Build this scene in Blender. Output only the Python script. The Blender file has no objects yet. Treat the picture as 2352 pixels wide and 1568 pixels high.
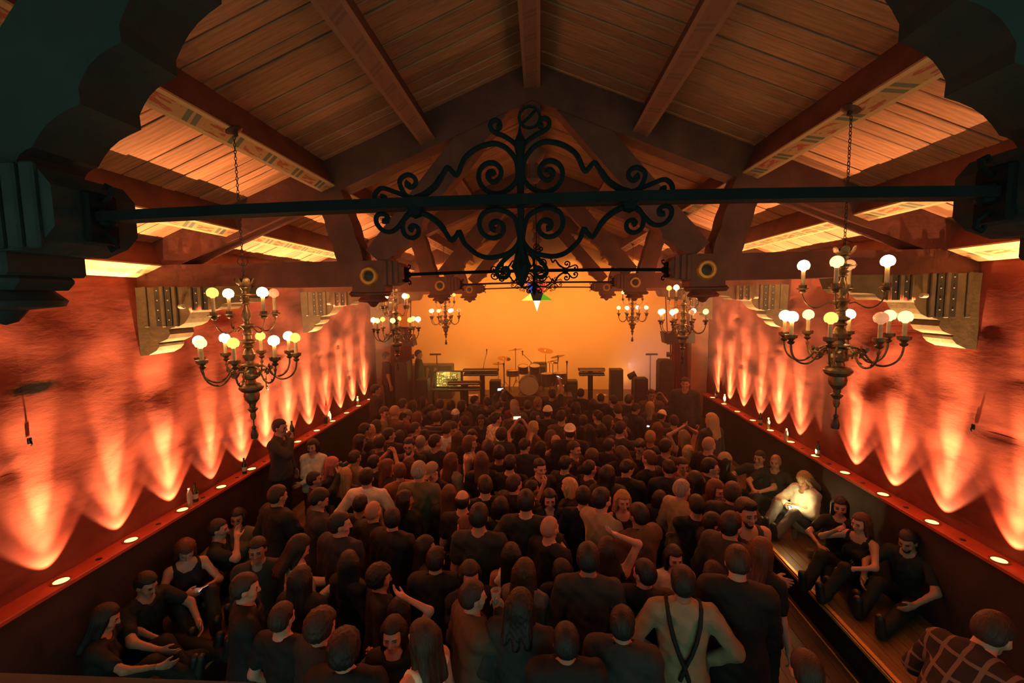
import bpy, bmesh, math, random
import numpy as np
from mathutils import Vector, Matrix
random.seed(7)
S = bpy.context.scene
COL = S.collection
PI = math.pi

# ------------------------------------------------------------------ camera
H = 3.9                      # eye height on the balcony
YAW, PITCH, ROLL, F, CX = -0.0619, -0.0920, -0.0151, 1040.9, 0.0551
_cy, _sy, _cp, _sp, _cr, _sr = math.cos(YAW), math.sin(YAW), math.cos(PITCH), math.sin(PITCH), math.cos(ROLL), math.sin(ROLL)
FWD = Vector((_sy*_cp, _cy*_cp, _sp))
_r = Vector((_cy, -_sy, 0)); _u = _r.cross(FWD)
RIGHT = _cr*_r + _sr*_u
UP = -_sr*_r + _cr*_u
EYE = Vector((CX, 0, H))
cam = bpy.data.objects.new('camera', bpy.data.cameras.new('camera'))
COL.objects.link(cam)
M3 = Matrix((RIGHT, UP, -FWD)).transposed()
cam.matrix_world = Matrix.Translation(EYE) @ M3.to_4x4()
cam.data.sensor_width = 36; cam.data.lens = F/2352*36
cam.data.clip_start = 0.02; cam.data.clip_end = 100
S.camera = cam

# ------------------------------------------------------------------ world, exposure
S.view_settings.view_transform = 'Standard'
S.view_settings.look = 'None'
S.view_settings.gamma = 1
S.view_settings.use_curve_mapping = False
S.view_settings.exposure = 0.0
w = bpy.data.worlds.new('world'); S.world = w; w.use_nodes = True
bg = w.node_tree.nodes['Background']
bg.inputs[0].default_value = (0.45, 0.82, 0.64, 1); bg.inputs[1].default_value = AMB = 0.95
cy_ = S.cycles
cy_.max_bounces = 5; cy_.diffuse_bounces = 3; cy_.glossy_bounces = 2; cy_.transmission_bounces = 3
cy_.volume_bounces = 0; cy_.transparent_max_bounces = 8
cy_.caustics_reflective = False; cy_.caustics_refractive = False
cy_.sample_clamp_indirect = 3.0
cy_.use_denoising = True
cy_.use_light_tree = True
cy_.use_adaptive_sampling = True; cy_.adaptive_threshold = 0.1; cy_.adaptive_min_samples = 16

def ray(px, py):
    return (RIGHT*((px-1176)/F) + UP*((784-py)/F) + FWD)
def at_z(px, py, z):
    d = ray(px, py); return EYE + d*((z-H)/d.z)
def at_x(px, py, x):
    d = ray(px, py); return EYE + d*((x-CX)/d.x)
def at_y(px, py, y):
    d = ray(px, py); return EYE + d*(y/d.y)

# ------------------------------------------------------------------ light levels (tuned here)
BULB_HOT, BULB_WARM, BULB_DIM = 42.0, 9.0, 0.55
UP_WIDE, UP_MID, UP_NARROW = 74.0, 860.0, 2200.0
STAGE_W = 950.0
CROWD_W = 380.0

def lamp(name, kind, loc, energy, color, parent=None, aim=None, size=None, blend=None, radius=0.03, shape=None, sy=None):
    l = bpy.data.lights.new(name, kind); l.energy = energy; l.color = color
    o = bpy.data.objects.new(name, l); COL.objects.link(o)
    if kind == 'SPOT':
        l.spot_size = size; l.spot_blend = blend; l.shadow_soft_size = radius
    elif kind == 'POINT':
        l.shadow_soft_size = radius
    elif kind == 'AREA':
        l.shape = shape or 'RECTANGLE'; l.size = size; l.size_y = sy or size
    o.location = loc
    if aim is not None:
        o.rotation_euler = (Vector(aim)-Vector(loc)).to_track_quat('-Z', 'Y').to_euler()
    if parent is not None:
        o.parent = parent
        o.matrix_parent_inverse = Matrix.Identity(4)
    return o

AMBER = (1.0, 0.42, 0.18)
ORANGE = (1.0, 0.27, 0.03)

# wall washers on both ledges: (distance, strength)
UPL = [3.55, 4.24, 4.92, 5.58, 6.22, 6.84, 7.50, 8.18, 8.85, 9.52, 10.18, 10.87]
UPR = [4.17, 4.88, 5.57, 6.26, 6.93, 7.60, 8.27, 8.95, 9.65, 10.35, 11.02]
WALLX, LEDGE_Z = 4.32, 1.478
def washers():
    rnd = random.Random(3)
    for s, ys in ((-1, UPL), (1, UPR)):
        for y in ys:
            k = rnd.uniform(0.75, 1.2)
            dy = rnd.uniform(-.05, .05)
            p = (s*4.205, y, LEDGE_Z+.03)
            lamp('washer_light', 'SPOT', p, UP_WIDE*k, AMBER, aim=(s*(4.205+.17), y+dy*.4, LEDGE_Z+1.03), size=math.radians(82), blend=.3, radius=.012)
            lamp('washer_beam', 'SPOT', p, UP_MID*k, (1, .50, .20), aim=(s*(4.205-.05), y+dy*.6, LEDGE_Z+1.03), size=math.radians(60), blend=1, radius=.02)
            lamp('washer_core', 'SPOT', p, UP_NARROW*k, (1, .56, .22), aim=(s*(4.205+.072), y+dy, LEDGE_Z+1.03), size=math.radians(21), blend=1, radius=.02)
washers()
# stage wash on the back wall, from a lighting bar behind the last truss and from the wings
for x in (-2.6, -.9, .9, 2.6):
    lamp('stage_wash', 'SPOT', (x, 12.1, 4.9), STAGE_W, ORANGE, aim=(x*1.1, 15.2, 2.6), size=math.radians(105), blend=1, radius=.15)
for x in (-2.8, 0, 2.8):
    lamp('stage_floor_wash', 'SPOT', (x, 14.75, 1.0), STAGE_W*.03, (1, .42, .06), aim=(x, 15.2, 2.3), size=math.radians(140), blend=1, radius=.1)
for s in (-1, 1):
    lamp('wing_light', 'SPOT', (s*3.72, 13.2, 2.62), 6500, (1, .5, .06), aim=(s*1.0, 14.6, 2.50), size=math.radians(9), blend=.5, radius=.03)
    lamp('wing_light', 'SPOT', (s*3.72, 13.2, 2.26), 4500, (1, .5, .06), aim=(s*1.0, 14.6, 2.18), size=math.radians(9), blend=.5, radius=.03)
lamp('pale_spot', 'SPOT', (2.48, 12.55, 2.05), 90, (.8, .68, .85), aim=(3.1, 13.4, 1.9), size=math.radians(80), blend=1, radius=.03)

# red crowd lights added unseen near the last two trusses, pointing down the hall
for x, y, z, ax, ay, e in ((-2.6, 11.35, 4.75, -1.2, 5.2, 1.0), (2.6, 11.35, 4.75, 1.2, 5.2, 1.0), (-2.9, 8.0, 4.5, -.6, 3.2, .8), (2.9, 8.0, 4.5, .6, 3.2, .8)):
    lamp('added_crowd_light', 'SPOT', (x, y, z), CROWD_W*e, (1, .15, .05), aim=(ax, ay, 1.5), size=math.radians(95), blend=1, radius=.12)

# red side lights mounted on the corbels of the second and third truss
SIDE_W = 150.0
for s in (-1, 1):
    for y, ay in ((4.66, 4.0), (8.08, 7.4), (1.75, 2.9)):
        lamp('side_light', 'SPOT', (s*3.70, y, H-.06), SIDE_W*(.8 if y < 2 else 1), (1, .13, .045), aim=(-s*.9, ay, 1.3), size=math.radians(100), blend=1, radius=.05)

# ------------------------------------------------------------------ materials
MATS = {}
def mat(name, col, rough=.6, metal=0., spec=.5, emit=None, es=0., var=.0, vscale=8., bump=0., bscale=40., stretch=None, rnd=0., coat=0., trans=0., alpha=1., sheen=0.):
    if name in MATS: return MATS[name]
    m = bpy.data.materials.new(name); m.use_nodes = True
    nt = m.node_tree; n = nt.nodes; L = nt.links
    b = n['Principled BSDF']
    b.inputs['Roughness'].default_value = rough
    b.inputs['Metallic'].default_value = metal
    b.inputs['Specular IOR Level'].default_value = spec
    b.inputs['Coat Weight'].default_value = coat
    b.inputs['Transmission Weight'].default_value = trans
    b.inputs['Alpha'].default_value = alpha
    b.inputs['Sheen Weight'].default_value = sheen
    col = tuple(col)+(1,)
    b.inputs['Base Color'].default_value = col
    tc = None
    if var or bump:
        tc = n.new('ShaderNodeTexCoord'); mp = n.new('ShaderNodeMapping')
        if stretch: mp.inputs['Scale'].default_value = stretch
        L.new(tc.outputs['Object'], mp.inputs['Vector'])
    src = None
    if var:
        nz = n.new('ShaderNodeTexNoise'); nz.inputs['Scale'].default_value = vscale; nz.inputs['Detail'].default_value = 5
        L.new(mp.outputs[0], nz.inputs['Vector'])
        mr = n.new('ShaderNodeMapRange'); mr.inputs[1].default_value = .3; mr.inputs[2].default_value = .7
        mr.inputs[3].default_value = 1-var; mr.inputs[4].default_value = 1+var
        L.new(nz.outputs['Fac'], mr.inputs[0])
        src = mr.outputs[0]
    if rnd:
        oi = n.new('ShaderNodeObjectInfo')
        mr2 = n.new('ShaderNodeMapRange'); mr2.inputs[3].default_value = 1-rnd; mr2.inputs[4].default_value = 1+rnd
        L.new(oi.outputs['Random'], mr2.inputs[0])
        if src is None: src = mr2.outputs[0]
        else:
            mm = n.new('ShaderNodeMath'); mm.operation = 'MULTIPLY'
            L.new(src, mm.inputs[0]); L.new(mr2.outputs[0], mm.inputs[1]); src = mm.outputs[0]
    if src is not None:
        vm = n.new('ShaderNodeVectorMath'); vm.operation = 'SCALE'
        vm.inputs[0].default_value = col[:3]
        L.new(src, vm.inputs['Scale']); L.new(vm.outputs[0], b.inputs['Base Color'])
    if bump:
        nb = n.new('ShaderNodeTexNoise'); nb.inputs['Scale'].default_value = bscale; nb.inputs['Detail'].default_value = 6
        L.new(mp.outputs[0], nb.inputs['Vector'])
        bp = n.new('ShaderNodeBump'); bp.inputs['Strength'].default_value = bump; bp.inputs['Distance'].default_value = .02
        L.new(nb.outputs['Fac'], bp.inputs['Height']); L.new(bp.outputs[0], b.inputs['Normal'])
    if emit is not None:
        b.inputs['Emission Color'].default_value = tuple(emit)+(1,); b.inputs['Emission Strength'].default_value = es
    MATS[name] = m
    return m

# ------------------------------------------------------------------ mesh builder
class MB:
    def __init__(self): self.v = []; self.f = []; self.m = []; self.s = []
    def add(self, vs, fs, mi=0, smooth=False):
        o = len(self.v); self.v += [tuple(p) for p in vs]
        for q in fs:
            self.f.append([i+o for i in q]); self.m.append(mi); self.s.append(smooth)
    def box(self, c, sz, mi=0, rot=None, bev=0.):
        hx, hy, hz = sz[0]/2, sz[1]/2, sz[2]/2
        if bev:
            b = min(bev, hx*.9, hy*.9, hz*.9); vs = []
            for sx in (-1, 1):
                for sy in (-1, 1):
                    for sz_ in (-1, 1):
                        vs += [(sx*hx, sy*(hy-b), sz_*(hz-b)), (sx*(hx-b), sy*hy, sz_*(hz-b)), (sx*(hx-b), sy*(hy-b), sz_*hz)]
            bm = bmesh.new()
            bv = [bm.verts.new(p) for p in vs]
            bmesh.ops.convex_hull(bm, input=bv)
            bm.verts.index_update()
            vs = [Vector(q.co) for q in bm.verts]; fs = [[q.index for q in f.verts] for f in bm.faces]
            bm.free()
        else:
            vs = [Vector((x, y, z)) for x in (-hx, hx) for y in (-hy, hy) for z in (-hz, hz)]
            fs = [(0, 1, 3, 2), (4, 6, 7, 5), (0, 4, 5, 1), (2, 3, 7, 6), (0, 2, 6, 4), (1, 5, 7, 3)]
        c = Vector(c)
        self.add([(rot @ Vector(p) if rot is not None else Vector(p))+c for p in vs], fs, mi)
        return self
    def prism(self, poly, a0, a1, axis='y', mi=0, tf=None):
        n = len(poly)
        ar = sum(poly[i][0]*poly[(i+1) % n][1]-poly[(i+1) % n][0]*poly[i][1] for i in range(n))
        if ar < 0: poly = poly[::-1]
        def P(p, a):
            q = (p[0], a, p[1]) if axis == 'y' else ((a, p[0], p[1]) if axis == 'x' else (p[0], p[1], a))
            return tf @ Vector(q) if tf is not None else q
        vs = [P(p, a0) for p in poly]+[P(p, a1) for p in poly]
        fl = axis == 'y'
        fs = [tuple(range(n))[::(1 if fl else -1)], tuple(range(n, 2*n))[::(-1 if fl else 1)]]
        for i in range(n):
            j = (i+1) % n
            q = (i, j, n+j, n+i)
            fs.append(q[::-1] if fl else q)
        self.add(vs, fs, mi)
        return self
    def tube(self, pts, r, n=8, mi=0, cap=True, closed=False):
        pts = [Vector(p) for p in pts]; k = len(pts)
        rs = r if isinstance(r, (list, tuple)) else [r]*k
        vs = []; prev = None
        for i in range(k):
            t = (pts[(i+1) % k]-pts[i-1]) if closed else (pts[min(i+1, k-1)]-pts[max(i-1, 0)])
            if t.length < 1e-9: t = Vector((0, 0, 1))
            t.normalize()
            if prev is None:
                a = Vector((0, 0, 1)) if abs(t.z) < .9 else Vector((1, 0, 0))
                u = t.cross(a).normalized()
            else:
                u = (prev-t*prev.dot(t)).normalized()
            prev = u; v = t.cross(u)
            for j in range(n):
                an = 2*PI*j/n
                vs.append(pts[i]+(u*math.cos(an)+v*math.sin(an))*rs[i])
        fs = []
        for i in range(k if closed else k-1):
            i2 = (i+1) % k
            for j in range(n):
                j2 = (j+1) % n
                fs.append((i*n+j, i*n+j2, i2*n+j2, i2*n+j))
        if cap and not closed:
            fs.append(tuple(range(n))[::-1]); fs.append(tuple(range((k-1)*n, k*n)))
        self.add(vs, fs, mi, True)
        return self
    def lathe(self, prof, n=16, c=(0, 0, 0), mi=0, rot=None, cap=True):
        vs = []; k = len(prof); c = Vector(c)
        for r, z in prof:
            for j in range(n):
                a = 2*PI*j/n
                p = Vector((r*math.cos(a), r*math.sin(a), z))
                vs.append((rot @ p if rot is not None else p)+c)
        fs = []
        up = prof[-1][1] >= prof[0][1]
        for i in range(k-1):
            for j in range(n):
                j2 = (j+1) % n
                q = (i*n+j, i*n+j2, (i+1)*n+j2, (i+1)*n+j)
                fs.append(q if up else q[::-1])
        if cap:
            a = tuple(range(n)); b = tuple(range((k-1)*n, k*n))
            fs.append(a[::-1] if up else a); fs.append(b if up else b[::-1])
        self.add(vs, fs, mi, True)
        return self
    def ball(self, c, r, n=10, mi=0, m=None):
        m = m or max(4, n//2)
        rr = r if isinstance(r, (list, tuple)) else (r, r, r)
        vs = [(c[0], c[1], c[2]-rr[2])]
        for i in range(1, m):
            th = PI*i/m
            for j in range(n):
                a = 2*PI*j/n
                vs.append((c[0]+rr[0]*math.sin(th)*math.cos(a), c[1]+rr[1]*math.sin(th)*math.sin(a), c[2]-rr[2]*math.cos(th)))
        vs.append((c[0], c[1], c[2]+rr[2]))
        fs = []
        for j in range(n):
            j2 = (j+1) % n
            fs.append((0, 1+j2, 1+j))
            for i in range(m-2):
                a = 1+i*n
                fs.append((a+j, a+j2, a+n+j2, a+n+j))
            a = 1+(m-2)*n
            fs.append((a+j, a+j2, len(vs)-1))
        self.add(vs, fs, mi, True)
        return self
    def mesh(self, name, sharp=35):
        me = bpy.data.meshes.new(name)
        me.from_pydata(self.v, [], self.f)
        me.polygons.foreach_set('material_index', self.m)
        me.polygons.foreach_set('use_smooth', self.s)
        me.update()
        if any(self.s): me.set_sharp_from_angle(angle=math.radians(sharp))
        return me

def obj(name, me, mats=None, parent=None, loc=None, rot=None, scale=None, link_obj=False):
    if isinstance(me, MB): me = me.mesh(name)
    o = bpy.data.objects.new(name, me); COL.objects.link(o)
    if mats is not None:
        if not isinstance(mats, (list, tuple)): mats = [mats]
        if link_obj:
            while len(me.materials) < len(mats): me.materials.append(None)
            for i, m in enumerate(mats):
                o.material_slots[i].link = 'OBJECT'; o.material_slots[i].material = m
        elif len(me.materials) == 0:
            for m in mats: me.materials.append(m)
    if parent is not None: o.parent = parent
    if loc is not None: o.location = loc
    if rot is not None: o.rotation_euler = rot
    if scale is not None: o.scale = scale
    return o
def tag(o, label=None, cat=None, group=None, kind=None):
    if label: o['label'] = label
    if cat: o['category'] = cat
    if group: o['group'] = group
    if kind: o['kind'] = kind
    return o
def thing(name, label, cat, loc=(0, 0, 0), rz=0., group=None, kind=None):
    o = bpy.data.objects.new(name, None); o.empty_display_size = .1; COL.objects.link(o)
    o.location = loc; o.rotation_euler = (0, 0, rz)
    return tag(o, label, cat, group, kind)
def kids(o): return [c for c in bpy.data.objects if c.parent == o]
def dup(o, loc=None, rz=None, parent=None, tree=None):
    c = o.copy(); COL.objects.link(c)
    if parent is not None: c.parent = parent
    if loc is not None: c.location = loc
    if rz is not None: c.rotation_euler = (0, 0, rz)
    for ch in o.children: dup(ch, parent=c)
    return c

# ------------------------------------------------------------------ room dimensions
A0, SL = 2.0623, 0.4066          # purlin soffit height above the eye at the ridge, roof slope
DECK = .27                        # deck above the soffit line
YB = 15.2                         # back wall of the stage
STZ = .85                         # stage floor
def soff(x): return H + A0 - SL*abs(x)
def deck(x): return soff(x) + DECK
TRY = [1.428, 4.85, 8.27, 11.69]  # trusses
ANG = math.atan(SL)

M_floor = mat('floor_boards', (.03, .02, .015), .5, var=.35, vscale=3, stretch=(6, .6, 1), rnd=.2, bump=.1)
M_plat = mat('platform_wood', (.17, .10, .04), .38, var=.3, vscale=4, stretch=(8, .7, 1), rnd=.15, bump=.08)
M_plank = mat('ceiling_plank', (.46, .205, .10), .6, var=.28, vscale=3.0, stretch=(1.2, 14, 1), rnd=.2, bump=.25, bscale=5)
M_back = mat('deck_shadow_board', (.05, .03, .02), .8)
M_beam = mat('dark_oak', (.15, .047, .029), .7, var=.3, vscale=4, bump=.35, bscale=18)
M_beam_shade = mat('shaded_oak', (.014, .017, .015), .8, spec=.3, var=.25, vscale=5, bump=.4, bscale=14)  # darkened copy of the oak: shade of the nearest truss put into its colour
M_corbel = mat('olive_painted_wood', (.115, .085, .04), .6, var=.3, vscale=6, bump=.25, bscale=25)
M_flute = mat('dark_flute', (.03, .032, .024), .6)
M_iron = mat('black_iron', (.006, .007, .007), .8, spec=.08, var=.2, bump=.2, bscale=60)
M_gold = mat('gilt_paint', (.55, .27, .06), .45, metal=.5, var=.2, vscale=20)
M_stud = mat('pale_stud', (.6, .5, .35), .5)
M_brass = mat('brass_nosing', (.85, .50, .11), .35, metal=.25, var=.15, vscale=30)
M_ledge = mat('painted_ledge', (.44, .07, .04), .5, var=.2, vscale=5, bump=.1)
M_dado = mat('dark_dado', (.03, .013, .011), .7, var=.25, vscale=3, bump=.1)
M_rail = mat('balcony_wood', (.022, .016, .012), .5, var=.2, vscale=6)
M_orange = mat('pale_backdrop', (.62, .50, .36), .9, var=.04, vscale=1.5)
M_pier = mat('pier_plaster', (.42, .22, .13), .85, var=.15, vscale=4, bump=.2)
M_stage = mat('stage_deck', (.10, .055, .028), .5, var=.2, vscale=3, stretch=(.8, 8, 1))

# plaster wall material: warm red-brown with mottled patches and fine trowel relief
def plaster(dark_patch=None):
    m = bpy.data.materials.new('rough_plaster'); m.use_nodes = True
    nt = m.node_tree; n = nt.nodes; L = nt.links; b = n['Principled BSDF']
    tc = n.new('ShaderNodeTexCoord')
    nz = n.new('ShaderNodeTexNoise'); nz.inputs['Scale'].default_value = 1.6; nz.inputs['Detail'].default_value = 7; nz.inputs['Roughness'].default_value = .62
    nz.inputs['Distortion'].default_value = .6
    mp = n.new('ShaderNodeMapping'); mp.inputs['Scale'].default_value = (1, .75, 1.7)
    L.new(tc.outputs['Object'], mp.inputs[0]); L.new(mp.outputs[0], nz.inputs['Vector'])
    cr = n.new('ShaderNodeValToRGB')
    e = cr.color_ramp.elements
    e[0].position = .30; e[0].color = (.095, .018, .014, 1)
    e[1].position = .68; e[1].color = (.27, .062, .038, 1)
    k = e.new(.46); k.color = (.205, .040, .026, 1)
    L.new(nz.outputs['Fac'], cr.inputs[0]); L.new(cr.outputs[0], b.inputs['Base Color'])
    if dark_patch is not None:      # an elongated, ragged-edged dark patch on the plaster
        nd = n.new('ShaderNodeTexNoise'); nd.inputs['Scale'].default_value = 9; nd.inputs['Detail'].default_value = 4
        L.new(tc.outputs['Object'], nd.inputs['Vector'])
        o1 = n.new('ShaderNodeVectorMath'); o1.operation = 'SUBTRACT'; o1.inputs[1].default_value = dark_patch
        L.new(tc.outputs['Object'], o1.inputs[0])
        o2 = n.new('ShaderNodeVectorMath'); o2.operation = 'MULTIPLY'; o2.inputs[1].default_value = (0, 1/.20, 1/.062)
        L.new(o1.outputs[0], o2.inputs[0])
        o3 = n.new('ShaderNodeVectorMath'); o3.operation = 'LENGTH'; L.new(o2.outputs[0], o3.inputs[0])
        ad = n.new('ShaderNodeMath'); ad.operation = 'MULTIPLY_ADD'; ad.inputs[1].default_value = 1.1
        L.new(nd.outputs['Fac'], ad.inputs[0]); L.new(o3.outputs['Value'], ad.inputs[2])
        mr = n.new('ShaderNodeMapRange'); mr.inputs[1].default_value = 1.15; mr.inputs[2].default_value = 1.75; mr.inputs[3].default_value = 1; mr.inputs[4].default_value = 0
        L.new(ad.outputs[0], mr.inputs[0])
        mx = n.new('ShaderNodeMix'); mx.data_type = 'RGBA'; L.new(mr.outputs[0], mx.inputs[0]); L.new(cr.outputs[0], mx.inputs[6])
        mx.inputs[7].default_value = (.010, .006, .005, 1)
        L.new(mx.outputs[2], b.inputs['Base Color'])
    nb = n.new('ShaderNodeTexNoise'); nb.inputs['Scale'].default_value = 5; nb.inputs['Detail'].default_value = 5; nb.inputs['Roughness'].default_value = .6
    mp2 = n.new('ShaderNodeMapping'); mp2.inputs['Scale'].default_value = (1, .55, 1.5)
    L.new(tc.outputs['Object'], mp2.inputs[0]); L.new(mp2.outputs[0], nb.inputs['Vector'])
    bp = n.new('ShaderNodeBump'); bp.inputs['Strength'].default_value = .15; bp.inputs['Distance'].default_value = .02
    L.new(nb.outputs['Fac'], bp.inputs['Height']); L.new(bp.outputs[0], b.inputs['Normal'])
    b.inputs['Roughness'].default_value = .85; b.inputs['Specular IOR Level'].default_value = .2
    return m
M_plaster = plaster()
_p = at_x(80, 890, -WALLX)
M_plaster_left = plaster((-WALLX, _p.y, _p.z))

def soffit_paint(name, cream, ochre, green, red, per, bright=1.):
    """painted stencil band: cream edge lines, paired green bars, red strokes between them"""
    m = bpy.data.materials.new(name); m.use_nodes = True
    nt = m.node_tree; n = nt.nodes; L = nt.links; b = n['Principled BSDF']
    tc = n.new('ShaderNodeTexCoord'); sp = n.new('ShaderNodeSeparateXYZ'); L.new(tc.outputs['Object'], sp.inputs[0])
    def math_(op, a, bb=None, c=None):
        q = n.new('ShaderNodeMath'); q.operation = op
        for i, x in enumerate((a, bb, c)):
            if x is None: continue
            if isinstance(x, (int, float)): q.inputs[i].default_value = x
            else: L.new(x, q.inputs[i])
        return q.outputs[0]
    sk = math_('MULTIPLY_ADD', sp.outputs[0], .55, sp.outputs[1])
    fr = math_('FRACT', math_('DIVIDE', sk, per))
    def band(x, a, bb): return math_('MULTIPLY', math_('GREATER_THAN', x, a), math_('LESS_THAN', x, bb))
    g = math_('ADD', band(fr, .06, .17), band(fr, .23, .34))
    nz = n.new('ShaderNodeTexNoise'); nz.inputs['Scale'].default_value = 16; mp = n.new('ShaderNodeMapping')
    mp.inputs['Scale'].default_value = (2.2, .5, 1); L.new(tc.outputs['Object'], mp.inputs[0]); L.new(mp.outputs[0], nz.inputs['Vector'])
    r = math_('MULTIPLY', band(fr, .45, .95), math_('GREATER_THAN', nz.outputs['Fac'], .52))
    ab = math_('ABSOLUTE', sp.outputs[0])
    ed = math_('GREATER_THAN', ab, .052)
    def mix(f, a, bb):
        q = n.new('ShaderNodeMix'); q.data_type = 'RGBA'
        L.new(f, q.inputs[0])
        for i, x in ((6, a), (7, bb)):
            if isinstance(x, tuple): q.inputs[i].default_value = tuple(y*bright for y in x)+(1,)
            else: L.new(x, q.inputs[i])
        return q.outputs[2]
    c = mix(g, ochre, green); c = mix(r, c, red); c = mix(ed, c, cream)
    L.new(c, b.inputs['Base Color']); b.inputs['Roughness'].default_value = .7
    return m
M_soffit = soffit_paint('stencilled_soffit', (.62, .42, .20), (.50, .30, .13), (.13, .15, .10), (.42, .10, .05), .42)
M_soffit_up = soffit_paint('faded_soffit', (.31, .14, .085), (.26, .11, .07), (.19, .09, .06), (.24, .09, .06), .30)

# ------------------------------------------------------------------ shell
def shell():
    fl = obj('floor', MB().box((0, 5.4, -.05), (8.4, 12.6, .1)), M_back); tag(fl, kind='structure')
    # floor boards
    bw = .14
    me = MB().box((0, 0, 0), (bw-.004, 12.4, .02)).mesh('board')
    x = -3.2+bw/2
    while x < 3.2:
        obj('board', me, M_floor, fl, (x, 5.3, .012)); x += bw
    # ceiling backing and planks
    b = MB()
    for s in (-1, 1):
        b.prism([(0, deck(0)+.05), (s*4.7, deck(4.7)+.05), (s*4.7, deck(4.7)+.09), (0, deck(0)+.09)], -1.2, YB+.3, 'y')
    ce = obj('ceiling', b, M_back); tag(ce, kind='structure')
    variants = []
    for wdt in (.11, .15, .185, .22):
        q = MB(); L = 4.75/math.cos(ANG)
        q.box((L/2, 0, 0), (L, wdt-.013, .026), bev=.005)
        variants.append((wdt, q.mesh('plank')))
    rnd = random.Random(5)
    for s in (-1, 1):
        y = -.9
        while y < YB:
            wdt, me = rnd.choice(variants)
            y += wdt
            rot = Matrix.Rotation(ANG, 4, 'Y') if s > 0 else Matrix.Rotation(PI, 4, 'Z') @ Matrix.Rotation(ANG, 4, 'Y')
            o = obj('plank', me, M_plank, ce)
            o.matrix_local = Matrix.Translation((0, y-wdt/2, deck(0)+.028+rnd.uniform(-.007, .007))) @ rot
    # side walls: displaced plaster
    ny, nz = 330, 62
    for s, nm in ((-1, 'wall_left'), (1, 'wall_right')):
        ys = np.linspace(-1.0, 11.95, ny); zs = np.linspace(1.44, 4.32, nz)
        Y, Z = np.meshgrid(ys, zs, indexing='ij')
        d = np.zeros_like(Y)
        r = np.random.default_rng(11 if s < 0 else 23)
        for o_ in range(38):
            fy = r.uniform(.7, 8.5); fz = r.uniform(1.2, 11)
            amp = .0052/(1+.33*math.hypot(fy, fz))
            d += amp*np.sin(fy*Y+r.uniform(0, 6)+.8*np.sin(fz*.6*Z+r.uniform(0, 6)))*np.cos(fz*Z+r.uniform(0, 6)+.7*np.sin(fy*.5*Y))
        for _ in range(26):
            cyy, czz = r.uniform(1.5, 11.5), r.uniform(1.9, 4.1)
            d -= r.uniform(.004, .011)*np.exp(-(((Y-cyy)/r.uniform(.05, .2))**2+((Z-czz)/r.uniform(.02, .06))**2))
        X = s*(WALLX-d)
        vs = np.stack([X, Y, Z], -1).reshape(-1, 3)
        idx = np.arange(ny*nz).reshape(ny, nz)
        q = np.stack([idx[:-1, :-1], idx[1:, :-1], idx[1:, 1:], idx[:-1, 1:]], -1).reshape(-1, 4)
        if s > 0: q = q[:, ::-1]
        me = bpy.data.meshes.new(nm); me.from_pydata(vs.tolist(), [], q.tolist())
        me.polygons.foreach_set('use_smooth', [True]*len(me.polygons)); me.update()
        wl = obj(nm, me, M_plaster_left if s < 0 else M_plaster); tag(wl, kind='structure')
        # solid body behind
        obj('core', MB().box((s*(WALLX+.17), 5.4, 2.2), (.2, 13.2, 4.5)), M_plaster, wl)
        # dado and ledge
        n_ = 1 if s < 0 else 2
        o = obj('trim_%d' % n_, MB().box((s*4.28, 5.3, .72), (.20, 12.6, 1.44)), M_dado); tag(o, kind='structure')
        o = obj('trim_%d' % (n_+2), MB().box((s*4.245, 5.3, LEDGE_Z-.022), (.25, 12.6, .044), bev=.008), M_ledge); tag(o, kind='structure')
        # raised side platform with boards and brass nosing
        o = obj('trim_%d' % (n_+4), MB().box((s*3.74, 5.3, .185), (.9, 12.6, .37)), M_dado); tag(o, kind='structure')
        me = MB().box((0, 0, 0), (.126, 12.6, .02)).mesh('board')
        for i in range(7):
            obj('board', me, M_plat, o, (s*(3.34+.13*i), 5.3, .39))
        nb = MB().box((0, 0, 0), (.045, 12.6, .012), bev=.004)
        obj('nosing', nb, M_brass, o, (s*3.262, 5.3, .404))
        obj('nosing', MB().box((0, 0, 0), (.014, 12.6, .03)), M_brass, o, (s*3.283-s*.05, 5.3, .375))
        obj('nosing', MB().box((0, 0, 0), (.012, 12.6, .012)), M_brass, o, (s*3.20, 5.3, .03))
        # pier at the proscenium and wing wall of the stage
        o = obj('wall_stage_%s' % ('left' if s < 0 else 'right'), MB().box((s*4.16, 11.86, 2.35), (.5, .22, 4.7)).box((s*3.88, 11.82, 1.8), (.07, .1, 3.6), 1).box((s*4.5, 13.6, 2.3), (.1, 3.4, 4.6)), [M_pier, M_beam]); tag(o, kind='structure')
    # stage and back wall
    o = obj('floor_stage', MB().box((0, 13.3, STZ/2), (8.9, 4.1, STZ)), M_stage); tag(o, kind='structure')
    b = MB().prism([(-4.6, 0), (4.6, 0), (4.6, deck(4.6)), (0, deck(0)+.1), (-4.6, deck(4.6))], YB, YB+.1, 'y')
    o = obj('wall_back', b, M_orange); tag(o, kind='structure')
    # balcony rail in front of the eye
    p = at_y(300, 1545, .875)
    o = obj('trim_7', MB().box((0, .845, p.z-.02), (8.4, .06, .04), bev=.012).box((0, .86, p.z-.5), (8.4, .04, .9)), M_rail); tag(o, kind='structure')
shell()

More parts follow.
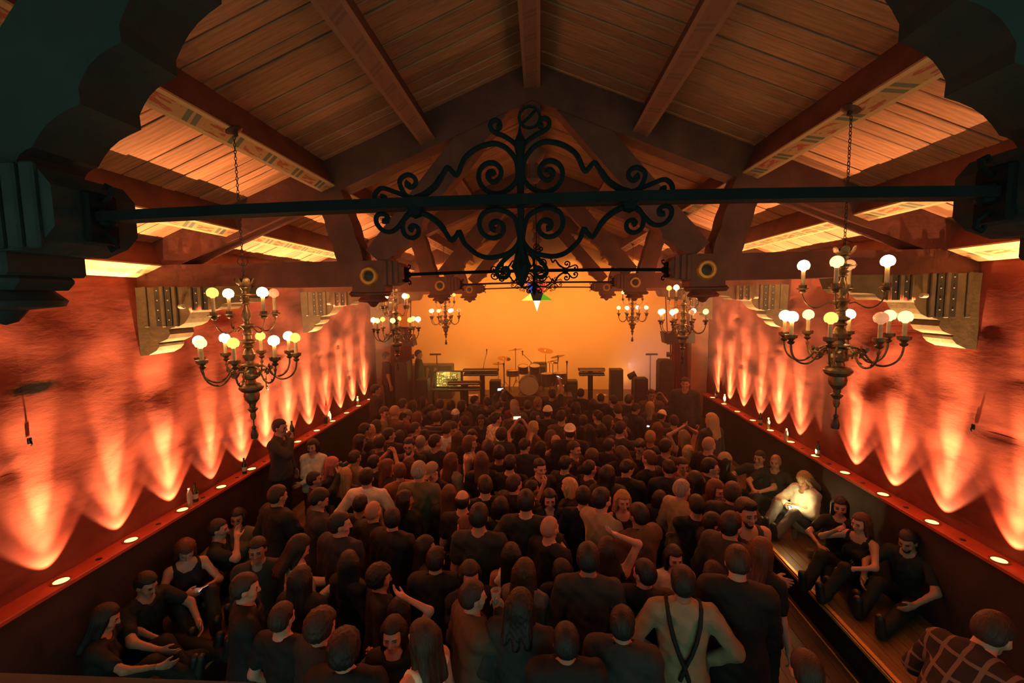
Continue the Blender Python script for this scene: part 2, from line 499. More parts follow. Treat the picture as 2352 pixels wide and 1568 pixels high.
# purlins
def purlins():
    names = {0: 'ridge', 1: 'upper', 2: 'middle', 3: 'lower', 4: 'eave'}
    for k in range(5):
        for s in ((0,) if k == 0 else (-1, 1)):
            x = 1.07*k; wd = .15 if k < 4 else .30
            if k == 4: x = 4.16
            y0, y1 = -1., YB
            dp = DECK+.02
            b = MB()
            bm = [(-wd/2, 0), (wd/2, 0), (wd/2, dp), (-wd/2, dp)]
            b.prism(bm, 0, y1-y0, 'y', 0)
            # the painted underside board
            b.box((0, (y1-y0)/2, -.006), (wd+.012, y1-y0, .016), 1)
            lab = {0: 'dark ridge beam with a carved underside along the peak of the roof',
                   1: 'faded upper roof beam beside the ridge, %s slope', 2: 'stencil-painted roof beam carrying the chandeliers, %s slope',
                   3: 'pale painted roof beam low on the %s slope', 4: 'stencil-painted wall plate beam along the top of the %s wall'}[k]
            if k: lab = lab % ('left' if s < 0 else 'right')
            o = obj('roof_beam', b, [M_beam, M_soffit_up if k < 2 else M_soffit])
            o.location = (s*x, y0, soff(x)+(.05 if k == 0 else 0)); o.rotation_euler = (0, s*ANG, 0)
            tag(o, lab, 'beam', 'roof beams running towards the stage')
purlins()

# ------------------------------------------------------------------ trusses
def seg_poly(a, b, w, scal=None):
    a, b = Vector(a), Vector(b); t = (b-a).normalized(); nn = Vector((-t.y, t.x))
    return [tuple(a+nn*w/2), tuple(b+nn*w/2), tuple(b-nn*w/2), tuple(a-nn*w/2)]
def brace_poly(s):
    """inner brace with cusped lower edge, X-Z plane relative to (0, eye height)"""
    lo0, lo1 = Vector((-1.53, .40)), Vector((-.16, 1.98))
    t = (lo1-lo0).normalized(); n_ = Vector((t.y, -t.x))          # towards the lower right
    pts = []
    L = (lo1-lo0).length
    cuts = [0, .10, .30, .335, .52, .56, .80, .84, L]
    dep = [0, -.005, .045, .012, .045, .010, .03, 0, 0]
    for i in range(len(cuts)-1):
        a, b_ = cuts[i], cuts[i+1]; da, db = dep[i], dep[i+1]
        m = 5 if b_-a > .08 else 1
        for j in range(m):
            f = j/m
            bow = -.022*math.sin(PI*f) if (m > 1 and i < 6) else 0
            pts.append(lo0+t*(a+(b_-a)*f)+n_*(da+(db-da)*f+bow))
    pts.append(lo1)
    wd = .275
    pts.append(lo1-n_*wd); pts.append(lo0-n_*wd-t*.05)
    pts.append(lo0-t*.05)
    return [(-s*p.x if s > 0 else p.x, p.y) for p in pts]
def strut_poly(s):
    a, b = Vector((-1.92, .40)), Vector((-2.14, 1.15))
    w = .26; pts = []
    t = (b-a).normalized(); n_ = Vector((-t.y, t.x))
    L = (b-a).length
    for sgn in (1, -1):
        row = []
        for i in range(13):
            f = i/12
            row.append(a+t*L*f+n_*sgn*(w/2+.012*abs(math.sin(f*PI*3))))
        pts += row if sgn > 0 else row[::-1]
    return [(-p.x if s > 0 else p.x, p.y) for p in pts]
CORB = [(4.34, -.56), (4.22, -.545), (4.13, -.50), (4.09, -.455), (4.085, -.43), (4.10, -.415), (4.06, -.40), (3.99, -.37), (3.955, -.32), (3.965, -.27), (3.93, -.25),
        (3.85, -.235), (3.78, -.20), (3.74, -.15), (3.70, -.085), (3.60, -.06), (3.40, -.055), (3.36, -.03), (3.34, .0), (3.27, .01), (3.10, .02), (3.05, .06), (3.0, .19), (4.34, .19)]
SCROLLS = {  # pixel outlines of the wrought iron on the nearest tie bar, turned into metres about its centre
 'up': [
  [(1191, 405), (1191, 385), (1186, 362), (1168, 340), (1150, 330), (1134, 328), (1105, 335), (1078, 352), (1066, 370), (1060, 385), (1053, 394), (1046, 388), (1034, 376), (1026, 385), (1019, 396), (1003, 417), (976, 435), (957, 441)],
  [(957, 441), (940, 437), (929, 424), (923, 405), (930, 394), (944, 389), (957, 396), (960, 408), (950, 417), (940, 411), (944, 404)],
  [(950, 441), (935, 435), (905, 424), (889, 418), (877, 418), (866, 428), (864, 441), (872, 448), (884, 445), (886, 437), (878, 436)],
  [(1191, 400), (1186, 413), (1172, 427), (1146, 437), (1121, 430), (1106, 412), (1104, 392), (1112, 377), (1128, 369), (1144, 373), (1154, 386), (1151, 402), (1138, 411), (1127, 405), (1126, 393), (1134, 389), (1138, 396)],
  [(1195, 340), (1180, 325), (1160, 312), (1143, 305), (1133, 296), (1133, 284), (1143, 278), (1153, 284), (1152, 294), (1145, 294)]],
 'down': [
  [(1195, 530), (1190, 548), (1170, 568), (1130, 578), (1100, 572), (1078, 555), (1065, 540), (1057, 518), (1050, 527), (1038, 537), (1028, 524), (1012, 500), (985, 480), (957, 470)],
  [(957, 472), (940, 476), (930, 488), (926, 505), (931, 522), (946, 530), (960, 524), (963, 510), (953, 502), (944, 508), (950, 513)],
  [(950, 472), (930, 488), (912, 508), (895, 515), (878, 510), (866, 495), (866, 480), (876, 474), (890, 478), (890, 490), (880, 490)],
  [(1194, 540), (1190, 515), (1182, 490), (1160, 475), (1135, 471), (1112, 480), (1103, 500), (1108, 520), (1122, 532), (1140, 534), (1155, 524), (1157, 508), (1146, 498), (1132, 502), (1132, 514), (1141, 516)],
  [(1195, 545), (1180, 565), (1160, 582), (1145, 598), (1140, 612), (1147, 622), (1160, 623), (1168, 613), (1162, 603), (1153, 607)]]}
def smooth_pts(pts, n=3):
    P = [Vector((p[0], p[1], 0)) for p in pts]; out = []
    for i in range(len(P)-1):
        p0, p1, p2, p3 = P[max(i-1, 0)], P[i], P[i+1], P[min(i+2, len(P)-1)]
        for j in range(n):
            t = j/n
            out.append(.5*((2*p1)+(-p0+p2)*t+(2*p0-5*p1+4*p2-p3)*t*t+(-p0+3*p1-3*p2+p3)*t**3))
    out.append(P[-1]); return out
def trusses():
    where = ['nearest the balcony', 'second from the balcony', 'third from the balcony', 'at the stage opening']
    th = .28
    # shared meshes, local origin (0, y, H)
    me = {}
    for s in (-1, 1):
        k = lambda n_: (n_, s)
        r = [(s*.0, A0+DECK+.01), (s*4.6, A0-SL*4.6+DECK+.01), (s*4.6, A0-SL*4.6-.08), (s*0, A0-.08)]
        me[k('rafter')] = MB().prism(r, -th*.43, th*.43).mesh('principal_rafter')
        hb = [(s*4.4, .17), (s*1.50, .17), (s*1.42, .20), (s*1.38, .24), (s*1.38, .36), (s*1.42, .41), (s*1.50, .43), (s*4.4, .43)]
        me[k('hammer')] = MB().prism(hb, -th/2, th/2).mesh('hammer_beam')
        me[k('brace')] = MB().prism(brace_poly(s), -th*.37, th*.37).mesh('curved_brace')
        me[k('strut')] = MB().prism(strut_poly(s), -th*.46, th*.46).mesh('raking_strut')
        c = [(s*x, z) for x, z in CORB]
        b = MB().prism(c, -th*.62, th*.62)
        me[k('corbel')] = b.mesh('corbel')
        b = MB()
        for gx in (4.06, 3.94, 3.62, 3.52):
            for q in range(4 if gx > 3.8 else 2):
                b.ball((s*gx, -th*.62-.012, -.16+q*.105 if gx > 3.8 else .02+q*.1), .008, 6)
        me[k('stud')] = b.mesh('stud')
        b = MB(); rx = Matrix.Rotation(PI/2, 3, 'X')
        b.lathe([(.05, 0), (.05, .02), (.062, .035), (.085, .035), (.098, .022), (.104, 0)], 24, (s*1.73, -th/2, .27), 0, rx, cap=False)
        b.lathe([(.05, 0), (.05, .012), (.03, .02), (0.001, .024)], 16, (s*1.73, -th/2, .27), 1, rx, cap=False)
        me[k('rosette')] = b.mesh('rosette')
        b = MB().box((s*1.75, 0, .14), (.36, .26, .08), bev=.01).box((s*1.78, 0, .085), (.40, .22, .06), bev=.025)
        b.lathe([(.001, -.06), (.03, -.05), (.06, -.01), (.15, .0), (.16, .02), (.13, .05), (.11, .08)], 16, (s*1.75, 0, .0))
        me[k('pendant')] = b.mesh('pendant')
    spot_me = MB().lathe([(.018, -.05), (.022, -.045), (.024, .04), (.020, .045)], 10, rot=Matrix.Rotation(PI/2, 3, 'Y')).mesh('spot_fitting')
    fl_me = {z: MB().box((0, 0, 0), (.062, .014, z)).mesh('flute') for z in (.42, .24)}
    ba_me = {z: MB().box((0, 0, 0), (.045, .03, z), bev=.008).mesh('batten') for z in (.44, .25)}
    eb_me = MB().box((0, 0, 0), (.045, .02, .25), bev=.006).mesh('end_batten')
    kp = MB().box((0, 0, 1.80), (.16, .2, .62)).lathe([(.001, 1.20), (.05, 1.205), (.075, 1.24), (.055, 1.27), (.055, 1.40), (.10, 1.44), (.125, 1.49), (.125, 1.53), (.08, 1.55)], 12)
    me['king'] = kp.mesh('king_pendant')
    # iron work
    ax, ay, sc = 1197., 454., 728.
    q = {}
    for part, curves in SCROLLS.items():
        for s in (-1, 1):
            for ci, c in enumerate(curves):
                pts = [((p.x-ax)/sc*(-1 if s > 0 else 1), 0, -(p.y-ay)/sc) for p in smooth_pts(c)]
                r0 = .0085 if len(c) > 12 else .0078
                b = MB().tube(pts, [r0*(1.0 if i < len(pts)*.8 else 1.25) for i in range(len(pts))], 6)
                q[(part, s, ci)] = b.mesh('scroll')
            q[('collar', s)] = MB().ball(((957-ax)/sc*(-1 if s > 0 else 1), 0, -.012), (.032, .035, .034), 8).mesh('collar')
    b = MB().lathe([(.001, -.248), (.012, -.21), (.034, -.18), (.030, -.176), (.022, -.16), (.012, -.13), (.006, -.10)][::1], 4)
    b.lathe([(.001, -.25), (.016, -.22), (.027, -.19), (.031, -.178), (.026, -.17), (.02, -.145), (.010, -.11), (.007, -.09)], 6)
    b.lathe([(.006, -.11), (.011, .0), (.011, .15), (.02, .19), (.006, .22), (.001, .25)], 8)
    b.tube([(.03+.032*math.cos(i*PI/6), 0, .265+.032*math.sin(i*PI/6)) for i in range(12)], .005, 5, closed=True)
    b.tube([(.0, 0, .24), (.03, .0, .265), (.05, 0, .285)], .005, 5)
    q['finial'] = b.mesh('finial')
    rod = MB()
    n = 12
    for i in range(n):
        x0, x1 = -1.40+2.8*i/n, -1.40+2.8*(i+1)/n
        f = lambda x: .018*(1-(x/1.4)**2)
        rod.add([(x, yy, f(x)+zz) for x in (x0, x1) for yy in (-.032, .032) for zz in (-.0155, .0155)], [(0, 1, 3, 2), (4, 6, 7, 5), (0, 4, 5, 1), (2, 3, 7, 6), (0, 2, 6, 4), (1, 5, 7, 3)])
    q['rod'] = rod.mesh('rod')
    pl = {}
    for s in (-1, 1):
        b = MB().box((s*1.375, 0, 0), (.03, .11, .16), bev=.008).ball((s*1.35, 0, 0), .035, 8)
        for sg in (-1, 1):
            b.tube([(s*1.36, 0, sg*.05), (s*1.33, 0, sg*.075), (s*1.325, 0, sg*.095), (s*1.345, 0, sg*.105), (s*1.352, 0, sg*.09)], .008, 5)
        pl[s] = b.mesh('end_plate')
    for i, y in enumerate(TRY):
        t = thing('roof_truss', 'carved timber roof truss %s' % where[i], 'truss', (0, y, H), group='timber roof trusses')
        mb = M_beam if i else M_beam_shade
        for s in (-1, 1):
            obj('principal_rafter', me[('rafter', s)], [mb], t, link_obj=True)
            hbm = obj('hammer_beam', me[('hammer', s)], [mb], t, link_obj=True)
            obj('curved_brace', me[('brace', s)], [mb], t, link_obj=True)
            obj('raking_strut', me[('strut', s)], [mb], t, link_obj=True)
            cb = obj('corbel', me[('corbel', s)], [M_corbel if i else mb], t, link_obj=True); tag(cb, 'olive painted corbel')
            for gx in (4.06, 3.94, 3.62, 3.52):
                obj('flute', fl_me[.42 if gx > 3.8 else .24], M_flute, cb, (s*gx, -th*.62-.004, -.02 if gx > 3.8 else .06))
            for gx in (4.20, 4.0, 3.86, 3.68, 3.57, 3.46):
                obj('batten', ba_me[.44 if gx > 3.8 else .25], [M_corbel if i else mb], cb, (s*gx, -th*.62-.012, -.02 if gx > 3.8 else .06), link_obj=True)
            tag(obj('stud', me[('stud', s)], M_stud, cb), kind='stuff')
            obj('spot_fitting', spot_me, M_stud, cb, (s*3.76, -th*.62-.045, -.02), (.5, 0, s*.5))
            ro = obj('rosette', me[('rosette', s)], [M_gold, M_flute], t); tag(ro, 'gilt ring rosette')
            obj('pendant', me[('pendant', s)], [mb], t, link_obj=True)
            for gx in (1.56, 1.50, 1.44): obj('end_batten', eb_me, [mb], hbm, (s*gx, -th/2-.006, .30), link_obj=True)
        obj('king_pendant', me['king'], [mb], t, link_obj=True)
        r = thing('tie_bar', 'black iron tie bar with scrollwork, on the roof truss %s' % where[i], 'tie bar', (0, y, H+.284), group='iron tie bars')
        obj('rod', q['rod'], M_iron, r)
        for s in (-1, 1):
            for part in ('up', 'down'):
                for ci in range(len(SCROLLS[part])): obj('scroll', q[(part, s, ci)], M_iron, r, (0, 0, .018))
            obj('collar', q[('collar', s)], M_iron, r, (0, 0, .018))
            obj('end_plate', pl[s], M_iron, r)
        obj('finial', q['finial'], M_iron, r, (0, 0, .0))
trusses()

# ------------------------------------------------------------------ chandeliers
M_chand = mat('antique_gilt', (.17, .095, .042), .42, metal=.55, var=.35, vscale=25, bump=.15, bscale=60)
M_chain = mat('dark_chain', (.06, .04, .03), .5, metal=.6)
M_candle = mat('candle_sleeve', (.55, .36, .17), .6, var=.15, vscale=20)
def emis(name, col, st, light=False):
    m = bpy.data.materials.new(name); m.use_nodes = True; nt = m.node_tree
    nt.nodes.remove(nt.nodes['Principled BSDF'])
    e = nt.nodes.new('ShaderNodeEmission'); e.inputs[0].default_value = col+(1,); e.inputs[1].default_value = st
    nt.links.new(e.outputs[0], nt.nodes['Material Output'].inputs[0])
    m.cycles.emission_sampling = 'AUTO' if light else 'NONE'
    return m
M_hot = emis('bulb_bright', (1, .56, .20), BULB_HOT, True)
M_warm = emis('bulb_amber', (1, .50, .10), BULB_WARM*.22)
M_warm2 = emis('bulb_yellow', (1, .66, .22), BULB_WARM*.30)
M_off = mat('bulb_dim', (.75, .45, .3), .25, emit=(1, .36, .14), es=BULB_DIM); M_off.cycles.emission_sampling = 'NONE'
def chandeliers():
    stem = MB()
    prof = [(.001, -1.06), (.02, -1.05), (.03, -1.02), (.025, -.985), (.05, -.955), (.055, -.945), (.03, -.93), (.035, -.90), (.07, -.86), (.078, -.82), (.07, -.79), (.10, -.775), (.118, -.755), (.12, -.735), (.10, -.715), (.055, -.70), (.05, -.67),
            (.085, -.655), (.09, -.63), (.075, -.61), (.075, -.555), (.095, -.54), (.095, -.525), (.05, -.515), (.045, -.49), (.065, -.46), (.07, -.43), (.05, -.39), (.035, -.375), (.06, -.36), (.062, -.35), (.04, -.335), (.085, -.315), (.085, -.305), (.045, -.285),
            (.04, -.25), (.052, -.24), (.052, -.22), (.04, -.20), (.055, -.18), (.078, -.165), (.078, -.155), (.04, -.14), (.028, -.12), (.05, -.09), (.055, -.06), (.04, -.02), (.024, .01), (.02, .03), (.045, .04), (.045, .047), (.03, .06), (.06, .075), (.03, .09),
            (.045, .105), (.045, .112), (.115, .122), (.115, .13), (.03, .137), (.025, .16), (.045, .185), (.045, .195), (.02, .20)]
    prof = [(r_*(.78 if z_ > -.68 else .88), z_) for r_, z_ in prof]
    stem.lathe(prof, 20)
    stem_me = stem.mesh('stem', 25)
    cup = MB()
    for k in range(6):
        a = 2*PI*k/6
        rz = Matrix.Rotation(a, 3, 'Z')
        vs = []
        for (r, z, hw) in ((.02, .205, .014), (.05, .215, .026), (.072, .235, .034), (.082, .262, .030), (.088, .278, .012)):
            for t in (-1, 0, 1): vs.append(rz @ Vector((r-.008*abs(t), t*hw, z)))
        fs = [(i*3+j, i*3+j+1, i*3+j+4, i*3+j+3) for i in range(4) for j in (0, 1)]
        cup.add(vs, fs, 0, True)
    cup.lathe([(.0, .20), (.045, .21), (.062, .235), (.05, .24)], 16)
    cup_me = cup.mesh('petal_cup')
    tas = MB().tube([(0, 0, -1.05), (0, 0, -1.11)], .006, 6).lathe([(.001, -1.24), (.030, -1.235), (.034, -1.205), (.022, -1.16), (.014, -1.145), (.022, -1.135), (.018, -1.12), (.006, -1.11)], 12)
    tas_me = tas.mesh('tassel')
    def arm(big):
        b = MB()
        if big: pts = [(.06, -.555), (.11, -.545), (.16, -.575), (.20, -.635), (.25, -.675), (.31, -.675), (.365, -.64), (.395, -.585), (.405, -.525), (.405, -.49)]
        else: pts = [(.05, -.185), (.09, -.175), (.13, -.20), (.175, -.22), (.225, -.205), (.26, -.165), (.28, -.11), (.28, -.07)]
        P = [Vector((r, 0, z)) for r, z in pts]
        sp = [Vector((v.x, 0, v.y)) for v in smooth_pts(pts, 3)]
        b.tube(sp, .0085 if big else .006, 6)
        for f in ((.35, .5, .62, .78) if big else (.4, .6)):           # small leaves on the arm
            p = sp[int(f*(len(sp)-1))]; d = (sp[int(f*(len(sp)-1))+1]-p).normalized()
            for sg in (-1, 1):
                b.add([p, p+d*.022+Vector((0, sg*.014, .006)), p+d*.05+Vector((0, sg*.022, .014)), p+d*.032+Vector((0, sg*.004, -.004))], [(0, 1, 2, 3)], 0)
        if big:                                                           # acanthus where the arm turns
            p = Vector((.165, 0, -.585))
            for k in range(6):
                a = k*PI/3; dv = Vector((math.cos(a)*.02, math.sin(a)*.034, math.cos(a)*.03))
                b.add([p, p+dv+Vector((.014, 0, -.01)), p+dv*1.5, p+dv+Vector((-.01, 0, .012))], [(0, 1, 2, 3)], 0)
            b.ball(p, .016, 6)
        am = b.mesh('arm')
        r, z = pts[-1]
        c = MB().lathe([(.006, z-.03), (.022, z-.02), (.03, z-.005), (.016, z+.005), (.028, z+.02), (.045, z+.028), (.048, z+.055), (.040, z+.055), (.036, z+.032), (.012, z+.03)] if big else
                       [(.005, z-.03), (.018, z-.025), (.03, z-.012), (.022, z), (.05, z+.012), (.052, z+.018), (.03, z+.02), (.032, z+.045), (.026, z+.045), (.012, z+.03)], 14, (r, 0, 0))
        cm = c.mesh('candle_cup')
        hh = .155 if big else .165
        k = MB().lathe([(.016, z+.03), (.0155, z+hh)], 10, (r, 0, 0)).mesh('candle')
        zb = z+hh+.045
        R_ = .048
        prof = [(.013, zb-.05), (.016, zb-.042), (.026, zb-.032)]+[(R_*math.cos(t), zb+R_*math.sin(t)) for t in [(-40+130*i/8)*PI/180 for i in range(9)]]
        bl = MB().lathe([(max(r_, .001), z_) for r_, z_ in prof], 16, (r, 0, 0)).mesh('bulb', 80)
        return am, cm, k, bl
    big, small = arm(True), arm(False)
    link = MB().tube([(math.cos(a)*.0095, 0, math.sin(a)*.018) for a in [2*PI*i/10 for i in range(10)]], .0032, 5, closed=True).mesh('chain_link')
    can = MB().lathe([(.075, 0), (.075, -.008), (.05, -.022), (.02, -.03), (.014, -.06), (.001, -.062)], 16).mesh('canopy')
    ring = MB().tube([(math.cos(a)*.042, 0, math.sin(a)*.042) for a in [2*PI*i/18 for i in range(18)]], .004, 5, closed=True).mesh('ring')
    rnd = random.Random(21)
    P = [(-1, 3.17, 565, 712, 18, 'left side, nearest the balcony'), (1, 3.20, 1932, 712, 4, 'right side, nearest the balcony'),
         (-1, 6.6, 908, 700, 10, 'left side, middle of the hall'), (1, 6.7, 1570, 690, 2, 'right side, middle of the hall'),
         (-1, 10.0, 1022, 693, 30, 'left side, in front of the stage'), (1, 10.3, 1453, 690, 14, 'right side, in front of the stage')]
    zoff = [0, .0, -.02, .0, -.03, -.0]
    spec = {0: ('warm hot warm hot hot warm2 warm hot', 'off hot warm hot'), 1: ('warm2 hot warm2 hot hot warm off warm2', 'off hot warm2 hot')}
    for i, (s, y, px, py, a0, lab) in enumerate(P):
        q = at_y(px, py, y)
        x = q.x
        sc_ = [.78, .82, .80, .80, .80, .80][i]; cz = H+[.15, .285, .15, .21, .20, .20][i]-.235*sc_
        t = thing('chandelier', 'two-tier gilt candle chandelier, %s' % lab, 'chandelier', (x, y, cz), math.radians(a0), 'gilt chandeliers'); t.scale = (sc_, sc_, sc_)
        obj('stem', stem_me, M_chand, t); obj('petal_cup', cup_me, M_chand, t); obj('tassel', tas_me, M_chain, t)
        top = (soff(x)-.008-cz)/sc_
        n = int((top-.06-.21)/.030)
        ch = obj('canopy', can, M_chain, t, (0, 0, top), (0, s*ANG, 0))
        cb = MB()
        z = top-.07
        for j in range(n):
            z = top-.075-j*((top-.075-.23)/n)
            rot = (0, 0, (j % 2)*PI/2)
            M = Matrix.Rotation((j % 2)*PI/2, 3, 'Z')
            cb.add([M @ Vector(v.co)+Vector((0, 0, z)) for v in link.vertices], [tuple(p.vertices) for p in link.polygons], 0, True)
        cb.tube([(0, 0, .26), (0, 0, .19)], .006, 6)
        cc = obj('chain', cb, M_chain, t); tag(cc, kind='stuff') if False else None
        if i == 0: obj('ring', ring, M_chain, t, (0, 0, .43))
        for tier, (am, cm, km, bm) in ((0, big), (1, small)):
            n = 8 if tier == 0 else 4
            sp = spec[i][tier].split() if i in spec else None
            for j in range(n):
                a = 2*PI*(j+(.5 if tier else 0))/n
                ao = obj('arm', am, M_chand, t, None, (0, 0, a))
                obj('candle_cup', cm, M_chand, ao)
                obj('candle', km, M_candle, ao)
                kind = sp[j] if sp else rnd.choices(['hot', 'warm', 'warm2', 'off'], [5, 2, 3, 1])[0]
                obj('bulb', bm, [{'hot': M_hot, 'warm': M_warm, 'warm2': M_warm2, 'off': M_off}[kind]], ao, link_obj=True)
chandeliers()


# ================================================================== people
f32 = np.float32
def nrm(v): v = np.asarray(v, float); return v/(np.linalg.norm(v)+1e-12)
def axis_lines(lo, hi, h, flo=None, fhi=None, hf=None):
    if flo is None: return np.arange(lo, hi+h, h)
    a = np.arange(flo, lo-h, -h)[::-1]; b = np.arange(flo+hf, fhi, hf); c = np.arange(fhi, hi+h, h)
    return np.concatenate([a, b, c])
def nets(fn, xs, ys, zs):
    """surface nets on a rectilinear grid -> verts, quads"""
    X, Y, Z = np.meshgrid(xs, ys, zs, indexing='ij')
    P = np.stack([X.ravel(), Y.ravel(), Z.ravel()], 1).astype(f32)
    V = fn(P).reshape(X.shape)
    V = np.where(np.abs(V) < 1e-6, 1e-6, V)
    N = V < 0
    nx, ny, nz = V.shape
    cnt = sum(N[i:nx-1+i, j:ny-1+j, k:nz-1+k].astype(np.int8) for i in (0, 1) for j in (0, 1) for k in (0, 1))
    act = (cnt > 0) & (cnt < 8)
    I, J, K = np.nonzero(act)
    idx = -np.ones(act.shape, int); idx[I, J, K] = np.arange(len(I))
    acc = np.zeros((len(I), 3)); c = np.zeros(len(I))
    G = (xs, ys, zs); B = (I, J, K)
    for ax in range(3):
        o1, o2 = [q for q in range(3) if q != ax]
        for u in (0, 1):
            for v in (0, 1):
                A = [None]*3; A[ax] = B[ax]; A[o1] = B[o1]+u; A[o2] = B[o2]+v
                E_ = list(A); E_[ax] = B[ax]+1
                a = V[tuple(A)]; b = V[tuple(E_)]
                m = (a < 0) != (b < 0)
                t = np.where(m, a/np.where(m, a-b, 1), 0)
                p = np.zeros((len(I), 3))
                p[:, ax] = G[ax][A[ax]]+(G[ax][E_[ax]]-G[ax][A[ax]])*t
                p[:, o1] = G[o1][A[o1]]; p[:, o2] = G[o2][A[o2]]
                acc[m] += p[m]; c[m] += 1
    verts = acc/c[:, None]
    quads = []
    for ax in range(3):
        o1, o2 = (ax+1) % 3, (ax+2) % 3
        s0 = [slice(None)]*3; s1 = [slice(None)]*3
        s0[ax] = slice(0, -1); s1[ax] = slice(1, None)
        a, b = N[tuple(s0)], N[tuple(s1)]
        e = np.nonzero(a != b)
        e = [q.copy() for q in e]
        ok = (e[o1] > 0) & (e[o2] > 0) & (e[o1] < V.shape[o1]-1) & (e[o2] < V.shape[o2]-1)
        e = [q[ok] for q in e]
        def cell(d1, d2):
            q = list(e); q[o1] = e[o1]-d1; q[o2] = e[o2]-d2
            return idx[tuple(q)]
        q = np.stack([cell(1, 1), cell(0, 1), cell(0, 0), cell(1, 0)], 1)
        inv = ~a[tuple(e)]
        q[inv] = q[inv][:, ::-1]
        quads.append(q)
    q = np.concatenate(quads)
    return verts, q[(q >= 0).all(1)]
def rc(P, a, b, ra, rb):
    a = np.asarray(a, f32); b = np.asarray(b, f32); d = b-a
    t = np.clip((P-a) @ d/max(float(d @ d), 1e-9), 0, 1)
    return np.linalg.norm(P-a-t[:, None]*d, axis=1)-(ra+(rb-ra)*t)
def ell(P, c, r, R=None):
    p = P-np.asarray(c, f32)
    if R is not None: p = p @ np.asarray(R, f32)
    r = np.asarray(r, f32)
    k0 = np.linalg.norm(p/r, axis=1); k1 = np.linalg.norm(p/(r*r), axis=1)
    return k0*(k0-1)/np.maximum(k1, 1e-6)
def smin(a, b, k):
    h = np.maximum(k-np.abs(a-b), 0)/k
    return np.minimum(a, b)-h*h*k*.25
def smax(a, b, k): return -smin(-a, -b, k)
def rotx(a): c, s = math.cos(a), math.sin(a); return np.array([[1, 0, 0], [0, c, -s], [0, s, c]])
def rotz(a): c, s = math.cos(a), math.sin(a); return np.array([[c, -s, 0], [s, c, 0], [0, 0, 1]])
def roty(a): c, s = math.cos(a), math.sin(a); return np.array([[c, 0, s], [0, 1, 0], [-s, 0, c]])

POSES = {  # right arm, left arm: wrist, elbow pole;  lean (deg forward), head pitch, extra
 'idle': ((.25, .03, .88), (.2, -1, 0), (-.25, .03, .88), (-.2, -1, 0), 0, -6),
 'pocket': ((.20, .09, .95), (.7, -1, 0), (-.20, .09, .95), (-.7, -1, 0), 0, -8),
 'cup': ((.10, .31, 1.17), (.3, -.2, -1), (-.24, .05, .89), (-.3, -1, 0), 0, -10),
 'drink': ((.06, .22, 1.48), (.7, .2, -1), (-.22, .08, .93), (-.6, -1, 0), 2, -4),
 'phone': ((.07, .32, 1.17), (.6, -.2, -1), (-.06, .32, 1.15), (-.6, -.2, -1), 4, -28),
 'photo': ((.07, .34, 1.70), (.8, .3, -.6), (-.07, .34, 1.70), (-.8, .3, -.6), 0, 4),
 'raise': ((.16, .16, 1.93), (1, .2, 0), (-.24, .05, .89), (-.3, -1, 0), 0, 4),
 'overhead': ((.08, -.04, 1.80), (1, .35, .1), (-.23, .05, .90), (-.3, -1, 0), 0, -4),
 'overheads': ((.07, -.04, 1.80), (1, .35, .1), (-.07, -.04, 1.82), (-1, .35, .1), 0, -4),
 'fold': ((-.11, .24, 1.15), (1, -.2, -.7), (.11, .25, 1.10), (-1, -.2, -.7), 0, -8),
 'akimbo': ((.19, .05, 1.03), (1, -.5, 0), (-.19, .05, 1.03), (-1, -.5, 0), 0, -6),
 'talk': ((.22, .31, 1.25), (.7, -.3, -1), (-.21, .09, .95), (-.7, -1, 0), 3, -8),
 'reachout': ((.16, .50, 1.30), (.6, -.2, -1), (-.06, .34, 1.12), (-.6, -.2, -1), 8, -6),
 'bend': ((.16, .46, 1.02), (.6, -.2, -1), (-.16, .44, 1.00), (-.6, -.2, -1), 34, -10),
 'sit': ((.20, .36, .40), (.9, -.1, -.2), (-.20, .34, .38), (-.9, -.1, -.2), -6, -8),
 'sitphone': ((.07, .34, .42), (.8, -.1, -.5), (-.06, .33, .40), (-.8, -.1, -.5), 6, -34),
 'sitchin': ((.10, .22, .70), (.9, .3, -.8), (-.18, .40, .40), (-.9, -.1, -.2), 0, -6),
 'sitreach': ((.22, .52, .34), (.9, -.1, -.2), (-.22, .46, .28), (-.9, -.1, -.2), 10, -12),
}
HS = .94      # head scale
def ik(Sh, W, pole, L1, L2):
    d = W-Sh; D = np.linalg.norm(d)
    if D > L1+L2-.004: W = Sh+d/D*(L1+L2-.004); D = L1+L2-.004
    u = nrm(W-Sh)
    x = (L1*L1-L2*L2+D*D)/(2*D); h = math.sqrt(max(L1*L1-x*x, 0))
    p = np.asarray(pole, float); p = nrm(p-u*(p @ u))
    return Sh+u*x+p*h, W
